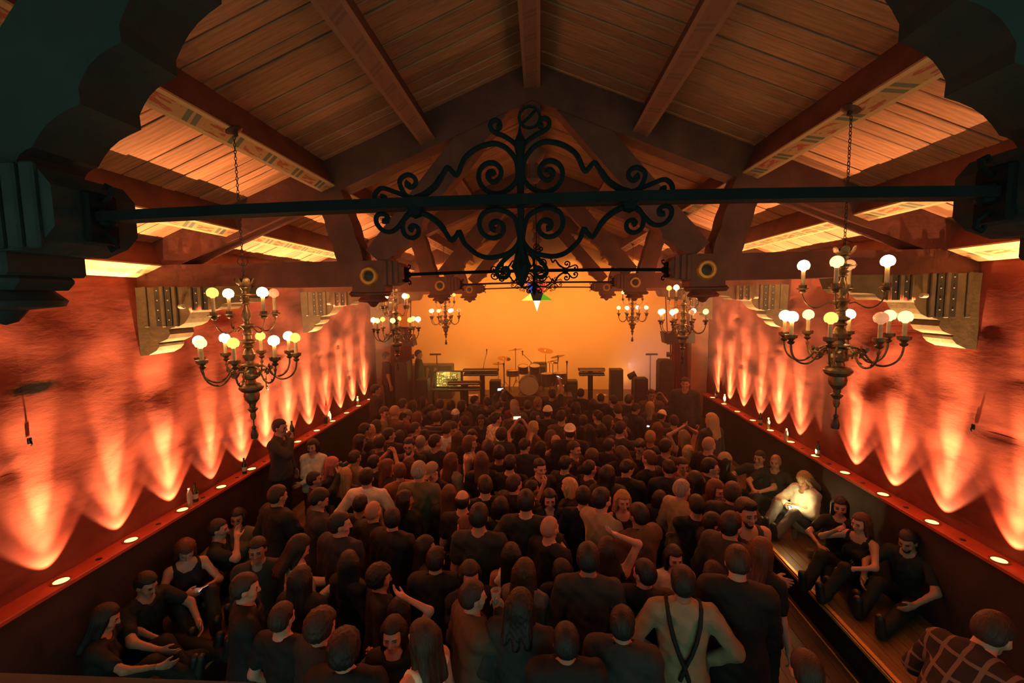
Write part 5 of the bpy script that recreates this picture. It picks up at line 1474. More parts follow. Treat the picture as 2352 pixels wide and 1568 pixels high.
def build_people():
    rp = random.Random(77)
    for d in ALL:
        sc = d['st']/1.75 if not d['pose'].startswith('sit') else 1.0
        t = thing('person', d['label'], 'person', (d['x'], d['y'], d['base']+(.401-.4 if d['base'] == .4 else .022 if d['base'] < .2 and d['base'] == 0 else 0)), -math.radians(d['face']), 'people in the crowd')
        t.scale = (sc, sc, sc)
        hy = d['hy']
        if d['hat'] is None and d['hair'] == 'buzz': pass
        me, k = get_body(d['pose'], d['sex'], hy)
        sk = SKINS[d['skin'] if d['skin'] is not None else rp.choice([0, 0, 1, 1, 2])]
        obj('body', me, [sk, M_eye, M_lip], t, link_obj=True)
        hR = Matrix([list(r) for r in k['hR']])
        def on_head(name, me_, m_):
            o = bpy.data.objects.new(name, me_); COL.objects.link(o)
            if len(me_.materials) == 0: me_.materials.append(None)
            o.material_slots[0].link = 'OBJECT'; o.material_slots[0].material = m_
            o.parent = t; o.location = Vector(k['head']); o.rotation_euler = hR.to_euler()
            return o
        if d['hair'] != 'none':
            st_ = d['hair']
            if d['hat'] and st_ in ('short', 'curly', 'quiff'): st_ = 'buzz'
            on_head('hair', get_hair(st_), hairm(d['hc']) if not (st_ == 'buzz' and not d['hat']) else mat('stubble_'+d['hc'], tuple(.25*a+.75*b for a, b in zip(HAIRC[d['hc']], (.42, .23, .15))), .6))
        if d['hat']: on_head('hat', get_hat(d['hat']), cloth(d['hatc']))
        if 'beard' in d['label'] : on_head('beard', get_beard(), hairm('dark'))
        if d['extra'] == 'glasses': on_head('glasses', glass_me, M_black)
        tm = {'dots': M_dots, 'stripes': M_stripe, 'plaid': M_plaid}.get(d['extra']) or cloth(d['tc'])
        nm = {'tee': 'tee_shirt', 'shirt': 'shirt', 'jacket': 'jacket', 'tank': 'tank_top', 'dress': 'dress'}[d['top']]
        obj(nm, get_top(d['pose'], d['sex'], d['top']), [tm], t, link_obj=True)
        obj('trousers', get_trousers(d['pose'], d['sex']), [cloth(d['bot'])], t, link_obj=True)
        if d['y'] < 5.5 or d['base'] > .3:
            for n_ in 'rl': obj('shoe', get_shoe(d['pose'], d['sex'], n_), [M_shoe], t, link_obj=True)
        if d['extra'] == 'braces':
            b = MB()
            for s in (-1, 1):
                p = [(s*.105, .08, 1.46), (s*.112, .0, 1.510), (s*.112, -.07, 1.490), (s*.10, -.118, 1.40), (s*.075, -.140, 1.30), (s*.04, -.150, 1.20), (s*.008, -.145, 1.12), (s*-.03, -.142, 1.0)]
                b.tube([tuple(q.xyz) for q in [Vector(x) for x in p]], .016, 6)
            obj('suspenders', b, cloth('black'), t)
        if d['extra'] == 'print':
            cu = bpy.data.curves.new('print', 'FONT'); cu.body = 'CAL\nMOM'; cu.size = .085; cu.align_x = 'CENTER'; cu.extrude = .002; cu.space_line = .8
            o = bpy.data.objects.new('chest_print', cu); COL.objects.link(o); o.parent = t
            o.location = (0, .150, 1.30); o.rotation_euler = (math.radians(90), 0, PI)
            bpy.context.view_layer.update()
            pm = bpy.data.meshes.new_from_object(o.evaluated_get(bpy.context.evaluated_depsgraph_get()))
            M_ = o.matrix_basis.copy(); bpy.data.objects.remove(o)
            o = obj('chest_print', pm, None, t); o.matrix_basis = M_
            pm.materials.clear(); pm.materials.append(cloth('black')); tag(o, kind='stuff')
        # things held
        M = Matrix.Translation(t.location) @ Matrix.Rotation(-math.radians(d['face']), 4, 'Z') @ Matrix.Scale(sc, 4)
        if d['hold']:
            W = k['r'][2]; E_ = k['r'][1]; fw = nrm(W-E_)
            g = W+fw*.085
            two = d['pose'] in ('phone', 'photo', 'sitphone')
            if two: g = (k['r'][2]+k['l'][2])/2+fw*.10
            who = ' held by the '+('person '+d['rel'] if 'rel' in d else d['label'].split(',')[0])
            if d['hold'].startswith('phone') or d['hold'] in ('torch', 'camera'):
                lit = d['hold'] != 'phone'
                o = thing('phone' if d['hold'] != 'camera' else 'camera', ('lit phone' if lit and d['hold'] != 'camera' else 'phone' if d['hold'] != 'camera' else 'camera')+who, 'phone' if d['hold'] != 'camera' else 'camera', group='phones and cameras in the crowd')
                hd = k['head']; to = nrm(hd-g)     # screen faces the eyes
                q = Vector(tuple(to)).to_track_quat('-Y', 'Z').to_matrix().to_4x4()
                tr = Matrix.Rotation(PI/2, 4, 'Y') if d['pose'] == 'photo' else Matrix.Identity(4)
                o.matrix_world = M @ Matrix.Translation(Vector(tuple(g))) @ q @ tr
                if d['hold'] == 'camera':
                    obj('camera_body', MB().box((0, 0, 0), (.13, .05, .09), bev=.01).lathe([(.032, 0), (.034, .05), (.03, .07)], 14, (0, .02, 0), 0, Matrix.Rotation(-PI/2, 3, 'X')), M_black, o)
                else:
                    obj('shell', phone_body, M_phone, o)
                    if lit: obj('screen', phone_scr, [M_screen_w if d['hold'] == 'phonewarm' else M_screen], o, link_obj=True)
                if d['hold'] == 'torch':
                    lm = obj('torch_lens', MB().ball((0, .008, .055), .009, 8), emis('phone_torch', (1, .85, .5), 400, True), o)
                    lamp('torch_light', 'POINT', (0, -.10, .10), 5.0, (1, .72, .25), parent=o, radius=.02)
            elif d['hold'] == 'cup':
                o = thing('cup', 'plastic cup'+who, 'cup', tuple(M @ Vector(tuple(g+np.array([0, 0, .03])))), group='drinks in the crowd')
                obj('cup_wall', cup_me_, M_cup, o); obj('drink', beer_me, M_beer, o)
            elif d['hold'] == 'bottle':
                o = tag(obj('bottle', bottle_me, M_bottle, loc=tuple(M @ Vector(tuple(g+np.array([0, 0, .05]))))), 'dark bottle'+who, 'bottle')
build_people()

# ================================================================== ledge fittings
M_ring = mat('uplight_ring', (.30, .10, .05), .4, metal=.5)
M_lens = emis('uplight_lens', (1, .52, .16), 3.2)
def ledge():
    ring = MB().lathe([(.055, 0), (.058, .006), (.074, .006), (.078, 0)], 16, cap=False).mesh('trim_ring')
    lens = MB().lathe([(.001, .004), (.056, .003)], 14, cap=False)
    lens.f = [q[::-1] for q in lens.f]; lens = lens.mesh('lens')
    plate = MB().lathe([(.026, 0), (.026, .004), (.012, .006), (.001, .006)], 12).mesh('cover_plate')
    for s, ys in ((-1, UPL), (1, UPR)):
        side = 'left' if s < 0 else 'right'
        for i, y in enumerate(ys):
            t = thing('uplight', 'glowing round uplight sunk in the %s ledge, %s from the balcony' % (side, ORD[i]), 'uplight', (s*4.195, y, LEDGE_Z+.0005), group='uplights in the wall ledges')
            obj('trim_ring', ring, M_ring, t); obj('lens', lens, M_lens, t)
            if i < 9:
                yy = (y+ys[i+1])/2
                tag(obj('cover_plate', plate, M_black, loc=(s*4.195, yy, LEDGE_Z)), 'small dark cap in the %s ledge between %s and %s uplight' % (side, ORD[i], ORD[i+1]), 'cap', 'dark caps in the ledges')
ledge()
M_clear = mat('clear_plastic', (.55, .42, .30), .12, spec=.8, alpha=.55)
M_green = mat('green_glass', (.03, .05, .02), .1, spec=.8)
M_label = mat('paper_label', (.5, .42, .3), .7)
beer_b = MB().lathe([(.0, 0), (.030, 0), (.031, .01), (.031, .12), (.027, .145), (.013, .18), (.0125, .215), (.0145, .217), (.0145, .23), (.0, .23)], 14, cap=False).mesh('bottle')
lab_b = MB().lathe([(.0315, .04), (.0315, .10)], 14, cap=False).mesh('paper_label')
water = MB().lathe([(.0, 0), (.031, 0), (.033, .012), (.030, .05), (.033, .07), (.031, .10), (.033, .13), (.024, .165), (.013, .185), (.013, .195)], 14, cap=False).mesh('bottle')
capm = MB().lathe([(.0145, .195), (.0145, .212), (.0, .212)], 12, cap=False).mesh('bottle_cap')
tumb = MB().lathe([(.0, 0), (.030, 0), (.036, .12), (.034, .12), (.029, .01), (.0, .01)], 14, cap=False).mesh('glass')
def drinks():
    L = [(437, 1159, 'w', 'clear water bottle on the left ledge beside a green bottle'), (450, 1151, 'g', 'green glass bottle on the left ledge beside a water bottle'),
         (562, 1087, 'b', 'dark bottle alone on the left ledge before the far half'), (624, 1050, 't', 'dark tumbler on the left ledge at the end of the near half'),
         (742, 967, 'w', 'clear bottle on the left ledge behind the person drinking'), (733, 972, 't', 'tumbler next to the clear bottle on the left ledge'),
         (822, 930, 'w', 'clear bottle near the far end of the left ledge'), (1802, 1012, 'w', 'clear bottle on the right ledge, middle of its length'),
         (1764, 985, 'w', 'clear bottle on the right ledge next to a dark bottle'), (1746, 975, 'b', 'dark bottle on the right ledge next to a clear bottle'),
         (1878, 1047, 'g', 'green bottle on the right ledge nearest the balcony'), (1664, 926, 'w', 'clear bottle near the far end of the right ledge'), (1647, 914, 'b', 'dark bottle at the far end of the right ledge')]
    for x, y, k, lab in L:
        p = at_z(x, y, LEDGE_Z)
        p.x = max(-4.26, min(4.26, p.x))
        if abs(p.x) < 4.15: p.x = math.copysign(4.15, p.x)
        # keep clear of the lamps themselves
        if k == 'w':
            t = thing('bottle', lab, 'bottle', p, group='drinks left on the ledges'); obj('bottle_body', water, M_clear, t); obj('bottle_cap', capm, M_label, t)
        elif k == 't': tag(obj('tumbler', tumb, M_black, loc=p), lab, 'glass', 'drinks left on the ledges')
        else:
            t = thing('bottle', lab, 'bottle', p, group='drinks left on the ledges'); obj('bottle_body', beer_b, M_green if k == 'g' else M_bottle, t); obj('paper_label', lab_b, M_label, t)
    for x, y, s, lab in ((68, 1012, -1, 'small iron hook low on the left wall near the balcony'), (613, 889, -1, 'iron hook with a pale tip on the left wall beyond the chandelier'), (2235, 980, 1, 'small iron hook on the right wall near the balcony')):
        p = at_x(x, y, s*4.31)
        b = MB().box((0, 0, 0), (.012, .03, .05)).tube([(0, 0, .0), (-s*.012, 0, -.005), (-s*.020, 0, -.03), (-s*.012, 0, -.045)], .006, 6, 1 if x == 613 else 0)
        tag(obj('wall_hook', b, [M_iron, M_stud], loc=p), lab, 'hook')
drinks()
# ================================================================== stage
M_drape = mat('red_drape', (.40, .045, .03), .85, var=.15, vscale=8)
M_grille = mat('speaker_grille', (.02, .018, .017), .7, bump=.4, bscale=300)
M_cab = mat('speaker_cabinet', (.025, .022, .02), .6)
M_chrome = mat('chrome', (.75, .70, .62), .18, metal=1)
M_cymbal = mat('cymbal_bronze', (.75, .48, .15), .25, metal=1)
M_shell = mat('drum_shell', (.10, .05, .03), .3)
M_skin = mat('drum_skin', (.55, .45, .35), .5)
M_key = mat('white_keys', (.6, .55, .48), .35)
M_guitar = mat('pale_guitar', (.55, .36, .16), .3)
M_guitar2 = mat('red_guitar', (.30, .05, .03), .3)
M_case = mat('flight_case', (.03, .028, .028), .5)
def S_(px, py, y): return at_y(px, py, y)
def stage():
    # drapes
    for s, x0, x1 in ((-1, 906, 946), (1, 1543, 1589)):
        a, b = S_(x0, 800, 12.25), S_(x1, 800, 12.25)
        n = 64; top = 3.15
        vs = []; fs = []
        for i in range(n+1):
            f = i/n; x = a.x+(b.x-a.x)*f
            yy = 12.25+.045*math.sin(f*PI*2*7)+.015*math.sin(f*PI*2*17)
            for z, k in ((STZ+.01, 1.0), (2.0, .95), (top, .8)): vs.append((x, 12.25+(yy-12.25)*k, z))
        for i in range(n):
            for j in range(2): fs.append((i*3+j, (i+1)*3+j, (i+1)*3+j+1, i*3+j+1))
        m = MB(); m.add(vs, fs, 0, True)
        m.box(((a.x+b.x)/2, 12.25, top+.02), (abs(b.x-a.x)+.05, .05, .05), 1)
        o = obj('stage_drape', m, [M_drape, M_iron]); tag(o, 'red pleated drape at the %s side of the stage' % ('left' if s < 0 else 'right'), 'curtain')
        # hung speaker
        c = S_(920 if s < 0 else 1556, 781 if s < 0 else 774, 11.45)
        t = thing('hung_speaker', 'black wedge loudspeaker hung above the %s stage corner' % ('left' if s < 0 else 'right'), 'speaker', c)
        b_ = MB().prism([(-.38, -.14), (.38, -.14), (.33, .14), (-.38, .14)] if s < 0 else [(-.38, .14), (.38, .14), (.38, -.14), (-.33, -.14)], -.15, .2, 'y')
        obj('cabinet', b_, M_cab, t); obj('grille', MB().box((0, -.155, 0), (.66, .012, .24)), M_grille, t)
        br = MB()
        for q in (-.25, .25): br.tube([(q, 0, .14), (q, .24-.0, H+.17-c.z+.02)], .012, 6)
        obj('hanging_rod', br, M_iron, t)
        # column loudspeaker
        p = S_(925 if s < 0 else 1527, 840, 11.5)
        h = 1.50
        t = thing('column_speaker', 'tall rounded black loudspeaker at the %s front of the stage' % ('left' if s < 0 else 'right'), 'speaker', (p.x, 11.5, STZ))
        prof = [(-.165, 0), (.165, 0), (.165, h-.06), (.12, h), (-.12, h), (-.165, h-.06)]
        obj('cabinet', MB().prism(prof, -.16, .2, 'y'), M_cab, t)
        obj('grille', MB().prism([(x*.9, z*.96+.02) for x, z in prof], -.172, -.16, 'y'), M_grille, t)
        p = S_(971 if s < 0 else 1471, 873, 11.62)
        t = thing('fill_speaker', 'short black loudspeaker box inside the %s column speaker' % ('left' if s < 0 else 'right'), 'speaker', (p.x, 11.62, STZ))
        obj('cabinet', MB().box((0, 0, .51), (.32, .34, 1.02), bev=.02), M_cab, t); obj('grille', MB().box((0, -.175, .52), (.28, .012, .94)), M_grille, t)
        # lighting T stand
        p = S_(1003 if s < 0 else 1494, 815, 13.6)
        t = thing('light_stand', 'thin T-shaped light stand at the %s rear of the stage' % ('left' if s < 0 else 'right'), 'light stand', (p.x, 13.6, STZ))
        z = p.z-STZ
        obj('pole', MB().tube([(0, 0, 0), (0, 0, z)], .016, 6), M_black, t)
        obj('lamp_bar', MB().box((.04*s, 0, z+.02), (.34, .06, .05)), M_black, t)
        fb = MB()
        for k in range(3): fb.tube([(0, 0, .35), (math.cos(k*2.09)*.3, math.sin(k*2.09)*.3, .01)], .01, 5)
        obj('foot', fb, M_black, t)
    # synthesiser racks on column stands
    def keys(lab, x0, x1, y, rows, post, back=False):
        a = S_(x0, rows[0], y); b = S_(x1, rows[0], y); wdt = b.x-a.x; cx = (a.x+b.x)/2
        pp = S_(post, rows[0], y)
        t = thing('keyboard_stand', lab+' column stand', 'stand', (pp.x, y+.12, STZ))
        ztop = S_(post, rows[0], y).z
        obj('column', MB().box((0, 0, (ztop-STZ)/2-.01), (.14, .10, ztop-STZ-.04), bev=.015), M_black, t)
        fb = MB().box((-.25, -.05, .02), (.5, .06, .04), rot=Matrix.Rotation(.5, 3, 'Z')).box((.25, -.05, .02), (.5, .06, .04), rot=Matrix.Rotation(-.5, 3, 'Z'))
        obj('foot', fb, M_black, t)
        for i, r in enumerate(rows):
            z = S_(post, r, y).z
            obj('support_arm', MB().box((-.3*wdt, -.10, z-STZ-.055), (.03, .34, .02)).box((.3*wdt, -.10, z-STZ-.055), (.03, .34, .02)).box((0, .03, z-STZ-.055), (.64*wdt, .03, .03)), M_black, t)
            k = thing('keyboard', '%s keyboard on %s column stand' % (('upper', 'lower', 'third')[i], lab), 'keyboard', (cx, y-.06, z-.045), group='keyboards on stage')
            sd = -1 if not back else -1
            obj('case', MB().box((0, .05, .035), (wdt*(1 if i == 0 else .95), .18, .07), bev=.008).box((0, -.09, .015), (wdt*.95, .12, .03)), M_case, k)
            kb = MB(); n = 28
            for q in range(n): kb.box((-wdt*.46+wdt*.92*(q+.5)/n, -.09, .034), (wdt*.92/n-.003, .11, .012))
            o = obj('white_keys', kb, M_key, k); tag(o, kind='stuff')
    keys('front left', 1030, 1105, 11.75, (877, 890), 1067)
    keys('rear left', 1064, 1146, 12.9, (848, 857), 1106)
    keys('right side', 1328, 1389, 13.0, (847, 857), 1357)
    # glowing patch panel desk
    a = S_(998, 872, 12.2); b = S_(1060, 872, 12.2); cx = (a.x+b.x)/2; wdt = b.x-a.x
    t = thing('modular_synthesiser', 'glowing yellow-lit modular panel with patch cables on a desk', 'synthesiser', (cx, 12.25, STZ))
    zb = S_(1030, 891, 12.2).z-STZ; zt = S_(1030, 853, 12.2).z-STZ
    obj('desk', MB().box((0, 0, zb-.03), (wdt+.3, .5, .05), bev=.01).box((-wdt*.5, 0, (zb-.05)/2), (.05, .4, zb-.05)).box((wdt*.5, 0, (zb-.05)/2), (.05, .4, zb-.05)), M_black, t)
    fr = obj('cabinet', MB().box((0, .10, (zb+zt)/2), (wdt, .10, zt-zb), bev=.01).box((-wdt/2, .03, (zb+zt)/2), (.03, .2, zt-zb)).box((wdt/2, .03, (zb+zt)/2), (.03, .2, zt-zb)), M_case, t)
    rnd = random.Random(4)
    M_pan = emis('lit_panel', (1, .55, .08), .55); M_led = emis('panel_lamp_yellow', (1, .85, .2), 4.); M_ledg = emis('panel_lamp_green', (.45, .9, .05), 2.5)
    n = 7
    for i in range(n):
        for j in range(2):
            pm = MB().box((-wdt*.45+wdt*.9*(i+.5)/n, .045, zb+(zt-zb)*(.27+.46*j)), (wdt*.9/n-.008, .012, (zt-zb)*.42))
            m_ = obj('module', pm, M_pan if rnd.random() < .4 else M_key, fr)
    lb = MB(); cb = MB()
    for k in range(34):
        x = rnd.uniform(-wdt*.44, wdt*.3); z = zb+rnd.uniform(.04, zt-zb-.06)
        lb.box((x, .034, z), (.018, .012, .018), 0 if rnd.random() < .7 else 1)
    for k in range(12):
        x0, x1 = rnd.uniform(-wdt*.4, wdt*.4), rnd.uniform(-wdt*.4, wdt*.4); z0, z1 = zb+rnd.uniform(.06, zt-zb-.08), zb+rnd.uniform(.06, zt-zb-.08)
        cb.tube([(x0, .03, z0), ((x0*2+x1)/3, -.02, (z0+z1)/2-.05), ((x0+x1*2)/3, -.02, (z0+z1)/2-.06), (x1, .03, z1)], .005, 5)
    tag(obj('panel_lamp', lb, [M_led, M_ledg], fr), kind='stuff'); tag(obj('patch_cable', cb, M_black, fr), kind='stuff')
    lamp('desk_lamp', 'POINT', (cx-.1, 12.0, STZ+zt-.02), 6, (1, .7, .12), radius=.03)
    # cases and amps
    a = S_(943, 848, 14.0); b = S_(1040, 848, 14.0)
    t = thing('flight_case_rack', 'long dark equipment rack along the rear left of the stage', 'rack', ((a.x+b.x)/2, 14.0, STZ))
    z = S_(990, 836, 14.0).z-STZ
    obj('case', MB().box((0, 0, z/2), (b.x-a.x, .5, z), bev=.02), M_case, t)
    eb = MB()
    for q in range(4): eb.box((-(b.x-a.x)*.5+(b.x-a.x)*(q+.5)/4, -.255, z*.5), ((b.x-a.x)/4-.06, .02, z*.8), bev=.008)
    tag(obj('front_panel', eb, M_grille, t), kind='stuff')
    for (x0, x1, y0, yd, lab) in ((1224, 1256, 832, 14.5, 'amplifier cabinet standing behind the drum kit'), (1125, 1150, 872, 13.4, 'amplifier cabinet left of the drum kit'), (1296, 1326, 872, 13.6, 'amplifier cabinet right of the drum kit'), (1400, 1430, 846, 13.6, 'dark covered amplifier stack at the right of the stage')):
        a = S_(x0, y0, yd); b = S_(x1, y0, yd); z = a.z-STZ
        t = thing('amplifier', lab, 'amplifier', ((a.x+b.x)/2, yd, STZ))
        obj('cabinet', MB().box((0, 0, z/2), (b.x-a.x, .32, z), bev=.02), M_cab, t)
        obj('grille', MB().box((0, -.165, z*.42), ((b.x-a.x)*.88, .014, z*.74)), M_grille, t)
        obj('control_panel', MB().box((0, -.165, z*.9), ((b.x-a.x)*.88, .014, z*.09)), M_chrome, t)
    # guitars on a rack
    for i, (px, lean, m_) in enumerate(((966, -.05, M_guitar2), (975, .10, M_guitar), (983, .20, M_guitar))):
        p = S_(px, 868, 12.55)
        t = thing('guitar', '%s electric guitar upright on the left of the stage, %s of three' % ('red' if i == 0 else 'pale', ORD[i]), 'guitar', (p.x, 12.5+.05*i, STZ+.09), group='guitars on a rack')
        out = [(.0, 0), (.12, .0), (.17, .08), (.155, .18), (.10, .25), (.13, .33), (.12, .42), (.05, .42), (.03, .37), (-.03, .37), (-.05, .43), (-.13, .44), (-.14, .33), (-.10, .25), (-.155, .17), (-.16, .07), (-.10, 0)]
        R_ = Matrix.Rotation(lean, 4, 'Y')
        obj('guitar_body', MB().prism(out, -.02, .02, 'y', tf=R_), m_, t)
        obj('neck', MB().prism([(-.022, .36), (.022, .36), (.020, .92), (-.020, .92)], -.03, -.008, 'y', tf=R_), M_key, t)
        obj('headstock', MB().prism([(-.022, .92), (.022, .92), (.04, 1.05), (-.02, 1.10), (-.04, 1.0)], -.024, -.008, 'y', tf=R_), m_, t)
    p = S_(974, 868, 12.6)
    t = thing('guitar_rack', 'low tubular rack holding three guitars on the stage', 'rack', (p.x, 12.58, STZ))
    obj('rail', MB().tube([(-.45, -.12, .0), (-.45, -.12, .06), (.45, -.12, .06), (.45, -.12, 0)], .014, 6).tube([(-.45, .14, 0), (-.45, .14, .62), (.45, .14, .62), (.45, .14, 0)], .014, 6), M_black, t)
    # drum riser and kit
    k0 = S_(1215, 890, 13.0)
    RZ = STZ+.28
    o = obj('drum_riser', MB().box((k0.x+.1, 13.55, STZ+.14), (2.3, 1.5, .28), bev=.01), M_stage); tag(o, 'low wooden riser under the drum kit', 'riser')
    rx = Matrix.Rotation(PI/2, 3, 'X')
    def drum(nm, lab, c, r, dp, tilt=0., shell=M_shell, front=False):
        t = thing(nm, lab, 'drum', c)
        R = rx if front else Matrix.Rotation(tilt, 3, 'X')
        obj('shell', MB().lathe([(r, -dp/2), (r, dp/2)], 22, rot=R, cap=False), shell, t)
        hb = MB()
        for z in (-dp/2, dp/2): hb.lathe([(r+.006, z-.012), (r+.012, z-.012), (r+.012, z+.012), (r+.006, z+.012)], 22, rot=R, cap=False)
        obj('hoop', hb, M_chrome, t)
        obj('drum_head', MB().lathe([(.001, dp/2+.004), (r, dp/2+.002)], 22, rot=R, cap=False), M_skin, t)
        obj('drum_head', MB().lathe([(r, -dp/2-.002), (.001, -dp/2-.004)], 22, rot=R, cap=False), M_skin, t)
        lg = MB()
        for q in range(8):
            a = q*PI/4; v = R @ Vector((math.cos(a)*(r+.012), math.sin(a)*(r+.012), 0)); w_ = R @ Vector((0, 0, dp/2))
            lg.tube([v-w_, v+w_], .006, 4)
        tag(obj('tension_rod', lg, M_chrome, t), kind='stuff')
        return t
    cx = k0.x
    kd = drum('kick_drum', 'large round bass drum facing the hall', (cx, 13.1, RZ+.29), .28, .40, front=True)
    obj('spur', MB().tube([(.22, -.1, -.17), (.34, -.18, -.285)], .01, 5).tube([(-.22, -.1, -.17), (-.34, -.18, -.285)], .01, 5), M_chrome, kd)
    for i, (dx, dy, z, r, dp, lab) in enumerate(((-.17, .1, .72, .14, .2, 'small rack drum over the left of the bass drum'), (.17, .1, .72, .15, .22, 'small rack drum over the right of the bass drum'),
                                                 (.55, .35, .36, .2, .36, 'deep floor drum at the right of the kit'), (-.50, .38, .56, .18, .15, 'shallow snare drum at the left of the kit'), (.92, .25, .42, .19, .3, 'second floor drum at the far right of the kit'))):
        t = drum('drum', lab, (cx+dx, 13.15+dy, RZ+z), r, dp, .25 if i < 2 else 0)
        lb = MB()
        if i < 2: lb.tube([(0, 0, -dp/2), (-dx*.6, 0, -z+.58)], .014, 6)
        else:
            for q in range(3):
                a = q*2.09; lb.tube([(math.cos(a)*r, math.sin(a)*r, -dp/2+.05), (math.cos(a)*(r+.03), math.sin(a)*(r+.03), -z+.005)], .010, 5)
        obj('leg', lb, M_chrome, t)
    for i, (dx, dy, z, r, tl, lab) in enumerate(((-.75, .35, 1.02, .20, .25, 'left crash'), (-.42, .65, 1.25, .23, -.2, 'left rear'), (.5, .6, 1.22, .24, .25, 'right rear'), (.86, .5, 1.05, .22, -.3, 'right ride'), (.70, .1, .92, .16, .1, 'right splash'), (-.95, .55, .85, .17, 0, 'left hi-hat'))):
        t = thing('cymbal_stand', 'bronze cymbal on chrome stand, %s of the drum kit' % lab, 'cymbal', (cx+dx, 13.15+dy, RZ), group='cymbals round the drum kit')
        R = Matrix.Rotation(tl, 3, 'X') @ Matrix.Rotation(tl*.6, 3, 'Y')
        obj('cymbal', MB().lathe([(r, -.012), (.05, .0), (.035, .018), (.001, .022)], 22, (0, 0, z), rot=R).lathe([(r, -.03), (.05, -.035), (.001, -.03)], 22, (0, 0, z), rot=R) if i == 5 else MB().lathe([(r, -.012), (.05, .0), (.035, .018), (.001, .022)], 22, (0, 0, z), rot=R, cap=False), M_cymbal, t)
        lb = MB().tube([(0, 0, .2), (0, 0, z+.04)], .011, 6)
        for q in range(3):
            a = q*2.09; lb.tube([(0, 0, .32), (math.cos(a)*.24, math.sin(a)*.24, .008)], .009, 5)
        obj('stand', lb, M_chrome, t)
    t = thing('drum_stool', 'round drum stool behind the bass drum', 'stool', (cx, 14.0, RZ)); obj('seat', MB().lathe([(.001, .44), (.16, .44), (.17, .47), (.16, .51), (.001, .52)], 16), M_black, t); obj('leg', MB().tube([(0, 0, 0), (0, 0, .44)], .02, 6), M_chrome, t)
    # microphones
    def mic(lab, px, py, y, boom=None, m_=M_black, z0=STZ):
        p = S_(px, py, y)
        t = thing('microphone_stand', lab, 'microphone stand', (p.x, y, z0), group='microphone stands on stage')
        z = p.z-z0
        obj('base', MB().lathe([(.13, 0), (.13, .015), (.03, .03)], 16), M_black, t)
        if boom:
            q = S_(boom[0], boom[1], y)
            pts = [(0, 0, .02), (0, 0, z*.72), (q.x-p.x, 0, q.z-z0)]
            obj('pole', MB().tube(pts[:2], .012, 6).tube([(-(q.x-p.x)*.25, 0, z*.72-(q.z-z0-z*.72)*.25), pts[2]], .009, 6), m_, t); e = Vector(pts[2])
        else:
            obj('pole', MB().tube([(0, 0, .02), (0, 0, z-.12)], .012, 6), m_, t); e = Vector((0, 0, z-.1))
        obj('microphone', MB().lathe([(.012, -.06), (.014, .03), (.027, .06), (.025, .085), (.001, .1)], 10, e), M_black, t)
    mic('shiny microphone stand at the front right of the drums', 1302, 828, 11.7, m_=M_chrome)
    mic('black microphone stand left of the drums', 1157, 833, 12.1)
    mic('tall boom stand reaching over the left of the drums', 1219, 798, 13.9, (1200, 812))
    mic('tall boom stand reaching over the right of the drums', 1262, 797, 13.9, (1282, 826))
    mic('thin boom stand at the rear left of the stage', 1110, 815, 14.3, (1118, 808))
    # moving spotlight on the fill speaker side, floor wedges and set lists
    p = S_(1452, 862, 12.6)
    t = thing('stage_spotlight', 'small spotlight with a pale beam at the right of the stage', 'spotlight', (p.x, 12.6, STZ))
    z = p.z-STZ
    obj('stand', MB().tube([(0, 0, 0), (0, 0, z-.1)], .02, 6).lathe([(.16, 0), (.16, .02), (.02, .04)], 14), M_black, t)
    obj('lamp_housing', MB().lathe([(.07, -.12), (.09, -.1), (.09, .08), (.10, .10)], 14, (0, 0, z), rot=Matrix.Rotation(1.1, 3, 'Y')), M_black, t)
    for i, (px, y) in enumerate(((1090, 11.5), (1180, 11.55), (1275, 11.5), (1370, 11.55))):
        p = S_(px, 930, y)
        t = thing('floor_monitor', 'black wedge monitor on the stage edge, %s from left' % ORD[i], 'speaker', (p.x, y, STZ), group='wedge monitors on the stage edge')
        obj('cabinet', MB().prism([(-.17, 0), (.17, 0), (.17, .08), (-.05, .30), (-.17, .30)], -.26, .26, 'x'), M_cab, t)
        obj('grille', MB().prism([(.175, .09), (-.045, .31), (-.04, .315), (.18, .095)], -.23, .23, 'x'), M_grille, t)
    for i, (px, py) in enumerate(((1381, 899), (1087, 902), (1256, 912), (1415, 908))):
        p = at_z(px, py, STZ)
        p = Vector((at_y(px, 900, 14.3).x, 14.3, STZ+.003))
        tag(obj('set_list', MB().box((0, 0, 0), (.30, .21, .004)), M_key, loc=p, rot=(0, 0, .2*i)), 'pale sheet of paper on the stage floor, %s from left' % ORD[(1, 0, 2, 3).index(i)], 'paper', 'papers on the stage floor')
stage()
def side_lamps():
    hs = MB().lathe([(.05, .12), (.07, .10), (.07, -.08), (.078, -.10)], 14)
    ln = MB().lathe([(.001, -.101), (.066, -.102)], 14, cap=False)
    hs, ln = hs.mesh('lamp_housing'), ln.mesh('lens')
    M_l = emis('side_lamp_lens', (1, .62, .14), 9.)
    for s in (-1, 1):
        p = thing('lamp_tower', 'upright pole with two amber side lamps in the %s wing of the stage' % ('left' if s < 0 else 'right'), 'lamp stand', (s*3.80, 13.2, STZ))
        obj('pole', MB().tube([(0, 0, 0), (0, 0, 1.95)], .02, 8).lathe([(.18, 0), (.18, .02), (.03, .04)], 14), M_black, p)
        for z in (2.62, 2.26):
            q = Vector((s*2.72, -1.4, .1)).normalized().to_track_quat('Z', 'Y').to_euler()
            h = obj('lamp_housing', hs, M_black, p, (0, 0, z-STZ), q); obj('lens', ln, M_l, h)
side_lamps()
